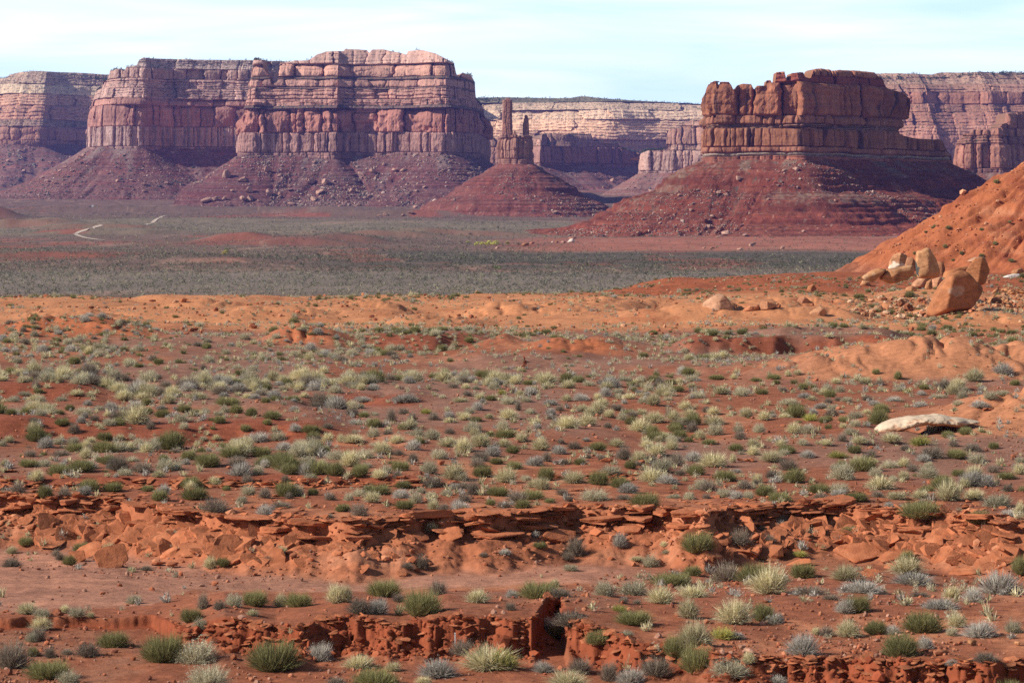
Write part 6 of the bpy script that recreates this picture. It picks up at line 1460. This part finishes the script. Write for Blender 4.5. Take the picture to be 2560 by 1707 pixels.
apron(tal_a, None, """46 448 26 16 largest pale boulder at the foot of the slope, far left|30 460 12 8|90 432 10 20|84 440 14 10|98 436 18 8|105 428 14 8|118 412 16 10|200 398 18 10|210 392 10 10|106 446 12 8|122 455 20 7|76 455 14 7|135 440 14 8|150 430 12 8|165 420 12 7|190 405 10 8|140 460 10 6|160 445 10 6|180 430 12 7|330 455 12 8|360 463 12 7|293 455 8 8|415 460 12 7|360 480 10 6""",
      'under the left headland', 402, 0, 20000, 2970, 3190, GP + [(.06, .075, .06), (.07, .08, .06)], .9, -600, -190)
apron(tal_r, None, """1842 402 18 36 tall tan boulder stack high on the butte slope|1838 420 16 10|1822 403 24 10|1845 452 16 14 round pale boulder left of centre on the butte slope|1797 486 14 12|1816 490 14 9|1920 453 10 6|1990 427 14 10|2088 505 8 6|1772 570 12 10|1815 588 22 14|1795 598 20 12|1873 603 16 10|1862 590 14 8|1880 615 20 10|1840 577 12 10|1782 622 18 6|1760 622 10 6|2225 467 14 8|2230 500 14 8|2325 520 22 8 slim pale boulder far right on the butte slope|1850 625 12 6|1955 622 12 8|1960 430 12 8|1700 490 10 6|1650 560 10 6|1730 530 10 7|1920 500 8 6|2050 470 8 6|1780 545 12 7|2008 580 9 6""",
      'under the right butte', 403, 0, 26000, 1400, 1510, GP + [(.34, .12, .08), (.30, .1, .06)], .5, 20, 290)
apron(tal_s, None, """1387 534 14 8 flat topped pale boulder at the foot of the spire cone|1252 486 10 7|1287 500 8 8|1380 550 16 6|1401 547 10 6|1360 552 10 6|1038 521 14 10|1028 535 18 10|1010 541 16 8|965 539 14 7|945 541 12 6|1110 495 12 10|1070 512 10 8|1060 518 8 7|1545 545 10 5""",
      'of the spire cone', 404, 0, 15000, 2130, 2240, GP, .6, -100, 140)
apron(tal_b, None, "1531 454 12 9|1510 470 10 7", 'under the shaded canyon cliff', 405, 0, 5000, 3620, 3900, GP + [(.07, .085, .06)] * 2, 1.1, -50, 220)
apron(tal_l, None, "60 430 12 9|20 405 12 8", 'under the hazy left mesa', 406, 0, 6000, 3900, 4180, GP + [(.07, .085, .06)] * 4, 1.7, -840, -520)
apron(tal_c, None, "1627 480 12 9|1616 488 8 7|1605 500 26 12", 'under the lavender buttress', 407, 0, 4000, 3130, 3300, GP, 1.0, 70, 250)
apron(tal_n, None, "2450 452 10 7", 'under the small right butte', 408, 0, 4000, 2090, 2210, GP, .7, 300, 470)
# stones on the orange hill
n = 9000
q = np.random.default_rng(55)
Xh = q.uniform(45, 110, n); Yh = q.uniform(330, 440, n); ph = CX + F * Xh / Yh
zh = gz(ph, Yh); okp = (zh > -7)
pebble_mesh('rubble', ph[okp], Yh[okp], np.clip(q.lognormal(math.log(.20), .6, okp.sum()), .07, 1.3), [(.44, .17, .08), (.36, .11, .05), (.50, .25, .14)], 57, 'red stones weathering out of the orange hillside', cat='rubble')
for (px, py, w, h) in [(1798, 0, 0, 0)]: pass
# shrubs on the hillside
c7 = lambda x, y: (2140 + x / 5.6, 380 + y / 5.6)
for n_, (x, y, w, h, lb) in enumerate([(1965, 455, 80, 60, 'dark green shrub on the crest of the orange hill'), (1290, 1075, 75, 55, 'upper green shrub on the left flank of the orange hill'), (1250, 1330, 75, 60, 'green shrub on the orange hill above the pointed boulder'), (1480, 1450, 65, 60, 'green shrub on the orange hill, right of the pointed boulder'),
                                 (1950, 1290, 75, 60, 'green shrub on the right part of the orange hill'), (1760, 1470, 85, 60, 'dark shrub directly behind the knobbly capped boulder'), (1360, 1510, 55, 40, 'low green shrub on the hill behind the dark rough boulder'), (820, 1430, 55, 45, 'small green shrub between the round and pointed boulders'), (1110, 1030, 75, 40, 'grey green shrub on the upper left edge of the hill'), (1075, 1065, 55, 35, 'small shrub just under the grey green one on the hill edge'),
                                 (1760, 1105, 70, 40, 'flat green shrub in the middle of the orange hill'), (2150, 1005, 55, 40, 'green shrub high on the right of the orange hill'), (2170, 1540, 80, 50, 'green shrub at the lower right of the hill'), (980, 1130, 60, 35, 'grey green shrub at the hill edge above the saddle')]):
    px, py = c7(x, y)
    put_shrub(px, py, w / 5.6, h / 5.6, 'e', lb, 'green shrubs on the orange hill')
c8 = lambda x, y: (2120 + x / 5.345, 600 + y / 5.345)
for (x, y, w, h, k, lb) in [(825, 770, 140, 100, 'e', 'round dark green shrub in front of the boulder pile'), (600, 680, 90, 60, 'g', 'grey green shrub below the tilted buff slab'), (150, 780, 170, 75, 'e', 'wide dark green shrub below the left end of the pile'), (180, 810, 80, 45, 'e', 'smaller shrub touching the wide dark green one'),
                            (270, 695, 80, 45, 'e', 'green shrub under the small pale block'), (460, 775, 70, 45, 'e', 'green shrub left of the round dark green one'), (820, 910, 100, 85, 'g', 'tall silvery shrub in the hollow left of the leaning boulder'), (700, 870, 80, 55, 'g', 'silvery shrub just left of the tall silvery one'), (1140, 1080, 120, 70, 'g', 'grey shrub at the toe of the leaning boulder'), (940, 1120, 90, 60, 'g', 'grey shrub on the bare ridge left of the boulder toe'),
                            (980, 1020, 60, 40, 'g', 'small grey shrub right beside the boulder toe'), (380, 880, 100, 45, 'g', 'low grey shrub on the bare ridge before the pile'), (330, 965, 80, 50, 'g', 'grey shrub lower on the bare ridge before the pile'), (1825, 805, 60, 50, 'w', 'pale shrub right of the leaning boulder'), (2190, 295, 80, 40, 'e', 'green shrub below the hill at the right edge'), (1640, 1055, 80, 40, 'g', 'low grey shrub on the bare ground below the leaning boulder'), (790, 1130, 70, 60, 'd', 'dark dry bush on the bare ridge'), (1920, 635, 60, 45, 'w', 'pale shrub in the shade behind the leaning boulder'), (2330, 505, 80, 70, 'e', 'dark green shrub at the right edge beside the white slab')]:
    px, py = c8(x, y)
    put_shrub(px, py, w / 5.345, h / 5.345, k, lb, 'shrubs around the boulder pile')
# ------------------------------------------------------------------ trees, road, cairn, vehicles
def tree(name, px, py, w, h, cols, label, cat, group=None, seed=0, n=260, lobes=6, trunk=.3):
    r = np.random.default_rng(seed + 3000)
    X, Y, z = ground_hit(px, py)
    W, H = w / F * Y * K, h / F * Y * K
    root = link(name, None, loc=(X * K, Y * K, z * K))
    cs = []
    for _ in range(lobes):
        a = r.uniform(0, 6.28); rad = r.uniform(0, .30)
        cs.append((rad * math.cos(a) * W, rad * math.sin(a) * W, H * r.uniform(trunk + .08, .84), r.uniform(.17, .27)))
    pts = []
    for (x, y, zc, s) in cs:
        d = r.normal(0, 1, (120, 3)); d /= np.linalg.norm(d, axis=1, keepdims=True)
        pts.append(np.array([x, y, zc]) + d * np.array([W * s, W * s, H * s * .75]) * r.uniform(.7, 1, (120, 1)))
    V, T, C = leaf_set(r, n, np.concatenate(pts), W * .05, cols)
    cr = link('crown', mesh_from('crown', V, T, C, False, M_TREE), root)
    Vs, Fs, off = [], [], 0
    def limb(a, b, r0, r1):
        nonlocal off
        a, b = np.array(a, float), np.array(b, float); d = b - a; d /= np.linalg.norm(d)
        u = np.cross(d, [0.3, 1, .2]); u /= np.linalg.norm(u); v = np.cross(d, u)
        th = np.linspace(0, 2 * np.pi, 7)[:-1]
        ring = lambda c, q: c + q * (np.cos(th)[:, None] * u + np.sin(th)[:, None] * v)
        Vs.append(np.concatenate([ring(a, r0), ring(b, r1)]))
        i = np.arange(6); Fs.append(np.stack([i, (i + 1) % 6, (i + 1) % 6 + 6, i + 6], 1) + off); off += 12
    fk = (0, 0, H * (trunk + .05))
    limb((0, 0, -.1 * H), fk, W * .05, W * .035)
    for (x, y, zc, s) in cs: limb(fk, (x * .9, y * .9, zc), W * .03, W * .01)
    tk = link('trunk', mesh_from('trunk', np.concatenate(Vs), np.concatenate(Fs), None, True, M_BARK), root)
    tag(root, label, cat, group)
    return root
YG = [(.66, .62, .12), (.56, .56, .12), (.74, .66, .16), (.42, .46, .12)]
GG = [(.16, .19, .08), (.22, .25, .11), (.12, .145, .07)]
YO = [(.62, .47, .09), (.55, .48, .12), (.66, .50, .16), (.36, .38, .10)]
DG = [(.055, .075, .05), (.075, .095, .06), (.045, .06, .042)]
ct = lambda x, y: (1100 + x / 6.533, 560 + y / 6.533)
G1_ = 'yellow cottonwoods in the valley'
for n_, (x, y, w, h, cols, lb) in enumerate([(590, 352, 110, 60, YG, 'low yellow cottonwood at the left end of the bright grove'), (665, 350, 110, 68, YG, 'yellow cottonwood second from the left in the bright grove'), (780, 350, 140, 105, YG, 'tallest yellow green cottonwood in the middle of the bright grove'),
                                             (880, 348, 150, 100, YG, 'broad yellow cottonwood right of the tallest in the grove'), (945, 345, 80, 75, GG + YG[:1], 'greener cottonwood at the right end of the bright grove'), (1090, 345, 110, 80, YO + GG, 'loose yellow tree standing right of the bright grove'), (460, 310, 80, 36, YG + GG, 'small faded yellow bush left of the bright grove'), (940, 735, 140, 50, [(.24, .30, .10), (.18, .23, .08)], 'low bright green thicket in the dark scrub belt')]):
    px, py = ct(x, y); tree('cottonwood_tree', px, py, w / 6.533, h / 6.533, cols, lb, 'tree', G1_, n_, n=520, trunk=.08)
ce = lambda x, y: (500 + x / 14.7, 570 + y / 14.7)
for n_, (x, y, w, h, cols, lb) in enumerate([(960, 950, 360, 410, GG, 'tall grey green cottonwood against a dark bank, left valley'), (870, 990, 330, 190, YO, 'golden bush at the foot of the grey green cottonwood'), (155, 870, 130, 150, YG + GG, 'small yellowish tree left of the grey green cottonwood')]):
    px, py = ce(x, y); tree('cottonwood_tree', px, py, w / 14.7, h / 14.7, cols, lb, 'tree', 'cottonwoods by the dark bank', 20 + n_, n=340, trunk=.12)
for n_, (px, py, w, h, lb) in enumerate([(600, 635, 15, 10, 'round dark juniper right of the grey green cottonwood'), (1175, 589, 18, 9, 'dark juniper pair member left above the bright grove'), (1171, 597, 11, 7, 'dark juniper just below the pair above the grove'), (1211, 576, 14, 7, 'low dark juniper higher above the bright grove'), (1245, 573, 14, 12, 'roundest dark juniper above the bright grove'), (1260, 573, 7, 4, 'tiny dark juniper right of the roundest one'), (1285, 588, 9, 8, 'dark juniper right above the grove, alone'), (1296, 613, 10, 8, 'round green juniper beside the dark brown block'), (1345, 606, 7, 5, 'tiny juniper behind the flat red block'), (150, 500, 14, 9, 'dark juniper above the white camper, leftmost'), (190, 503, 9, 10, 'dark juniper above the white camper, second'), (215, 497, 18, 10, 'dark juniper above the white camper, third'), (256, 502, 10, 8, 'dark juniper above the white camper, fourth'), (270, 500, 8, 10, 'dark juniper above the white camper, fifth'), (194, 519, 5, 4, 'tiny dark bush left of the white camper'), (345, 498, 9, 8, 'dark juniper right of the white camper, on the slope foot'), (1150, 658, 10, 6, 'dark juniper in the dark scrub belt left of the green thicket'), (1025, 655, 12, 6, 'dark juniper in the left part of the dark scrub belt'), (680, 556, 9, 4, 'dark juniper on the pale flat below the mesa'), (945, 546, 10, 5, 'dark juniper on the flat left of the spire')]):
    tree('juniper_tree', px, py, w, h, DG, lb, 'tree', 'dark junipers of the valley', 40 + n_, n=150, lobes=4, trunk=.1)
# road
def road():
    segs = [[(262, 601), (245, 600), (229, 598), (215, 595.5), (204, 592.5), (194, 589), (188, 586)], [(188, 586), (192, 583.5), (197, 581), (206, 578), (216, 575), (227, 571.5), (237, 568), (247, 565.5), (256, 563.5)], [(362, 563), (372, 561), (378, 558.5), (384, 554.5), (389, 551), (396, 546.5), (402, 543), (408, 541), (416, 540)]]
    Vs, Fs, off = [], [], 0
    for sgm in segs:
        a = np.array(sgm, float); t = np.linspace(0, len(a) - 1, 40)
        px = np.interp(t, np.arange(len(a)), a[:, 0]); py = np.interp(t, np.arange(len(a)), a[:, 1])
        H = np.array([ground_hit(x, y) for x, y in zip(px, py)])
        c = gsmooth(H[:, :2], 3)
        d = np.gradient(c, axis=0); d /= np.linalg.norm(d, axis=1, keepdims=True) + 1e-9
        nn = np.stack([d[:, 1], -d[:, 0]], 1)
        wd = 1.1 + .6 * np.abs(d[:, :1])
        rows = []
        for k in np.linspace(-1, 1, 5):
            q = c + nn * wd * k
            rows.append(np.stack([q[:, 0], q[:, 1], gzX(q[:, 0], q[:, 1]) + .22], 1))
        G = np.stack(rows, 1)
        Vs.append(G.reshape(-1, 3)); Fs.append(grid_faces(40, 5, off)); off += 200
    V = np.concatenate(Vs); C = np.zeros(V.shape) + np.array((.50, .40, .32))
    o = link('road', mesh_from('road', V * K, np.concatenate(Fs), C, True, M_ROAD))
    tag(o, 'pale gravel road bending through the valley scrub at left', 'road', kind='structure')
road()
# cairn of dark red stones
def cairn():
    X, Y, z = ground_hit(1311, 922)
    u = Y / F
    root = link('cairn', None, loc=(X * K, Y * K, z * K))
    lay = [(0, 0, 18, 7), (-3, 6, 13, 6), (3.5, 5.5, 13, 6), (1, 11, 12, 5.5), (0, 15.5, 10, 5), (2, 19, 7, 4), (-2, 20, 5, 4), (0, 23.5, 6, 5), (-.5, 27, 4.5, 6)]
    for j, (dx, dz, w, h) in enumerate(lay):
        V, Fc = rand_rock(2000 + j, .7, 3, nz=.07)
        c = rock_cols(V, (.22, .055, .028), (.34, .12, .07), j, .4)
        o = link('stone', mesh_from('stone', V, Fc, c, False, M_ROCK), root)
        o.location = (dx * u * K, rr.uniform(-1, 1) * u * K, (dz + h * .4) * u * K); o.scale = (w * u * K, w * u * K, h * 1.6 * u * K)
        o.rotation_euler = (0, 0, j * 1.3)
    tag(root, 'little pointed cairn of dark red stones standing in the hollow', 'cairn')
cairn()
# white marker stake
X, Y, z = ground_hit(1138, 1600)
import bmesh
def box_bm(bm, c, s, bev=0.0):
    r_ = bmesh.ops.create_cube(bm, size=1.0)
    for v in r_['verts']: v.co = Vector((v.co.x * s[0] + c[0], v.co.y * s[1] + c[1], v.co.z * s[2] + c[2]))
    if bev:
        es = list({e for v in r_['verts'] for e in v.link_edges})
        bmesh.ops.bevel(bm, geom=es, offset=bev, segments=2, affect='EDGES')
def bm_obj(name, bm, mat, parent=None, loc=None):
    me = bpy.data.meshes.new(name); bm.to_mesh(me); bm.free(); me.materials.append(mat)
    return link(name, me, parent, loc)
M_WHITE = mat_plain('white_paint', (.8, .8, .78), .4)
M_DARK = mat_plain('dark_paint', (.03, .032, .038), .35)
M_GLASS = mat_plain('tinted_glass', (.02, .025, .03), .1)
M_TYRE = mat_plain('tyre_rubber', (.02, .02, .02), .8)
bm = bmesh.new(); box_bm(bm, (0, 0, .07), (.035, .03, .36), .008); box_bm(bm, (0, 0, .262), (.05, .045, .03), .006)
st = bm_obj('marker_stake', bm, M_WHITE, loc=(X * K, (Y - .05) * K, z * K))
tag(st, 'thin white stake stuck in front of the red gully bank', 'stake')
def wheel(parent, x, y, r0):
    bm = bmesh.new()
    bmesh.ops.create_cone(bm, cap_ends=True, segments=20, radius1=r0, radius2=r0, depth=.24, matrix=Matrix.Translation((x, y, r0)) @ Matrix.Rotation(R(90), 4, 'X'))
    w = bm_obj('wheel', bm, M_TYRE, parent)
    bm = bmesh.new()
    bmesh.ops.create_cone(bm, cap_ends=True, segments=16, radius1=r0 * .55, radius2=r0 * .5, depth=.27, matrix=Matrix.Translation((x, y, r0)) @ Matrix.Rotation(R(90), 4, 'X'))
    bm_obj('rim', bm, M_WHITE, w)
def camper():
    X, Y, z = ground_hit(232, 518.5)
    root = link('camper_trailer', None, loc=(X * K, Y * K, z * K + .1)); u = Y / F * K
    L, H = 5.2 * u, 4.6 * u
    bm = bmesh.new(); box_bm(bm, (0, 0, .5 + H / 2), (L, 2.2, H), .18)
    bm_obj('body', bm, M_WHITE, root)
    for x in (-L * .28, L * .2):
        bm = bmesh.new(); box_bm(bm, (x, -1.11, .5 + H * .62), (L * .2, .05, H * .2), .02); bm_obj('window', bm, M_GLASS, root)
    bm = bmesh.new(); box_bm(bm, (0, -1.112, .5 + H * .4), (L * .12, .05, H * .68), .02); bm_obj('door', bm, mat_plain('door_paint', (.7, .7, .68)), root)
    for x in (-.45, .45):
        for y in (-1, 1): wheel(root, x, y, .36)
    bm = bmesh.new(); box_bm(bm, (-L / 2 - .7, 0, .5), (1.5, .12, .12), .02); bm_obj('tow_bar', bm, M_DARK, root)
    tag(root, 'white boxy camper trailer parked on the far valley floor', 'camper')
    X, Y, z = ground_hit(225, 518.5)
    root = link('parked_car', None, loc=(X * K, Y * K, z * K + .1))
    bm = bmesh.new(); box_bm(bm, (0, 0, .75), (4.4, 1.75, .7), .14); box_bm(bm, (.25, 0, 1.33), (2.5, 1.5, .56), .16); bm_obj('body', bm, M_DARK, root)
    for x in (-.35, .85):
        bm = bmesh.new(); box_bm(bm, (x, -.755, 1.35), (.95, .04, .36), .02); bm_obj('window', bm, M_GLASS, root)
    for x in (-1.4, 1.4):
        for y in (-.8, .8): wheel(root, x, y, .34)
    for y in (-.6, .6):
        bm = bmesh.new(); box_bm(bm, (-2.2, y, .8), (.06, .3, .16), .02); bm_obj('headlight', bm, M_WHITE, root)
    tag(root, 'dark car parked left of the white camper trailer', 'car')
camper()
# juniper woodland on the rims and ledges far away
def rim_wood(name, label, items, seed):
    r = np.random.default_rng(seed); Ps, Ws = [], []
    for (px0, px1, n, f, w0, w1) in items:
        px = r.uniform(px0, px1, n); P = f(px, r)
        Ps.append(P); Ws.append(r.uniform(w0, w1, n))
    P = np.concatenate(Ps); W = np.concatenate(Ws)
    T_ = {'j': []}
    for j in range(5):
        rr_ = np.random.default_rng(950 + j)
        V, T, C = leaf_set(rr_, 22, dome_pts(rr_, 40, .42, .8, .4), .22, DG)
        V[:, 2] = np.maximum(V[:, 2], 0); V[:, :2] *= .5 / np.abs(V[:, :2]).max(); V[:, 2] /= V[:, 2].max()
        T_['j'].append((V, np.zeros((0, 4), int), T, C))
    clump_mesh(name, P, W, W * r.uniform(.6, .95, len(W)), np.array(['j'] * len(W)), T_, seed, label, 'woodland', M_TREE)
def rim(top, Y0, dy0, dy1, lift=0):
    def f(px, r):
        Y = Y0 + r.uniform(dy0, dy1, len(px))
        z = zpy(lerp_pts(px, top), Y0 - 150) + (Y - Y0) * .016 + lift
        X = (px - CX) / F * Y
        return np.stack([X, Y, z], 1)
    return f
def drape(obj_name):
    """set trees on the ledges of a cliff: pick points of its mesh that are nearly level"""
    me = bpy.data.objects[obj_name].data
    n = len(me.polygons)
    ce_ = np.empty(n * 3); me.polygons.foreach_get('center', ce_); no = np.empty(n * 3); me.polygons.foreach_get('normal', no)
    ce_ = ce_.reshape(-1, 3) / K; no = no.reshape(-1, 3)
    return ce_[(np.abs(no[:, 2]) > .72)]
rim_wood('rim_woodland', 'dark juniper woodland lining the distant plateau rims', [
    (-20, 280, 500, rim(l_top, 4330, 0, 160, -.5), 5, 9), (335, 640, 420, rim(a_top, 3262, 0, 120, -.5), 3.6, 6.5),
    (1180, 1780, 2400, rim(p_top, 4700, 0, 500, -1), 6, 11), (2180, 2350, 500, rim(f_top, 3545, 0, 160, -.5), 4.5, 8), (2345, 2580, 500, rim(f_top, 3545, 0, 200, -.5), 4.5, 8)], 61)
def ledge_wood():
    r = np.random.default_rng(63); Ps, Ws = [], []
    for o in [x for x in bpy.data.objects if x.type == 'MESH' and x.parent is None and x.name.split('.')[0] in ('mesa', 'far_mesa', 'far_cliff')]:
        c = drape(o.name)
        c = c[np.abs(c[:, 0] / c[:, 1]) < .2]
        if len(c) < 20: continue
        far = c[:, 1].mean() > 3000
        k = r.integers(0, len(c), 1100 if far else 450)
        nn = fbm(c[k, 0] / 25, c[k, 2] / 4, 71, 3)
        k = k[nn > -.1]
        Ps.append(c[k]); Ws.append(r.uniform(1.2, 3.4, len(k)) * (1.3 if far else .8))
    P = np.concatenate(Ps); W = np.concatenate(Ws)
    T_ = {'j': []}
    for j in range(4):
        rr_ = np.random.default_rng(960 + j)
        V, T, C = leaf_set(rr_, 14, dome_pts(rr_, 40, .42, .8, .4), .25, DG + [(.10, .11, .07)])
        V[:, 2] = np.maximum(V[:, 2], 0); V[:, :2] *= .5 / np.abs(V[:, :2]).max(); V[:, 2] /= V[:, 2].max()
        T_['j'].append((V, np.zeros((0, 4), int), T, C))
    clump_mesh('ledge_scrub', P, W, W * .7, np.array(['j'] * len(W)), T_, 65, 'dark scrub clinging to the ledges of the far cliffs', 'scrub', M_TREE)
ledge_wood()
# ------------------------------------------------------------------ the air
def haze(density, color, top):
    bm = bmesh.new()
    x, y0, y1, zb = 9000, -80, 11300, -60
    box_bm(bm, (0, (y0 + y1) / 2, (zb + top) / 2), (2 * x, y1 - y0, top - zb))
    m = bpy.data.materials.new('haze_air'); m.use_nodes = True
    n, l = m.node_tree.nodes, m.node_tree.links
    n.clear()
    o_ = n.new('ShaderNodeOutputMaterial'); v = n.new('ShaderNodeVolumePrincipled')
    v.inputs['Color'].default_value = (*color, 1); v.inputs['Density'].default_value = density; v.inputs['Anisotropy'].default_value = 0.0
    l.new(v.outputs[0], o_.inputs['Volume'])
    o = bm_obj('haze', bm, m)
    tag(o, 'thin bluish haze filling the valley air', 'haze', kind='stuff')
haze(2.0e-5, (.24, .28, 1.0), 470)
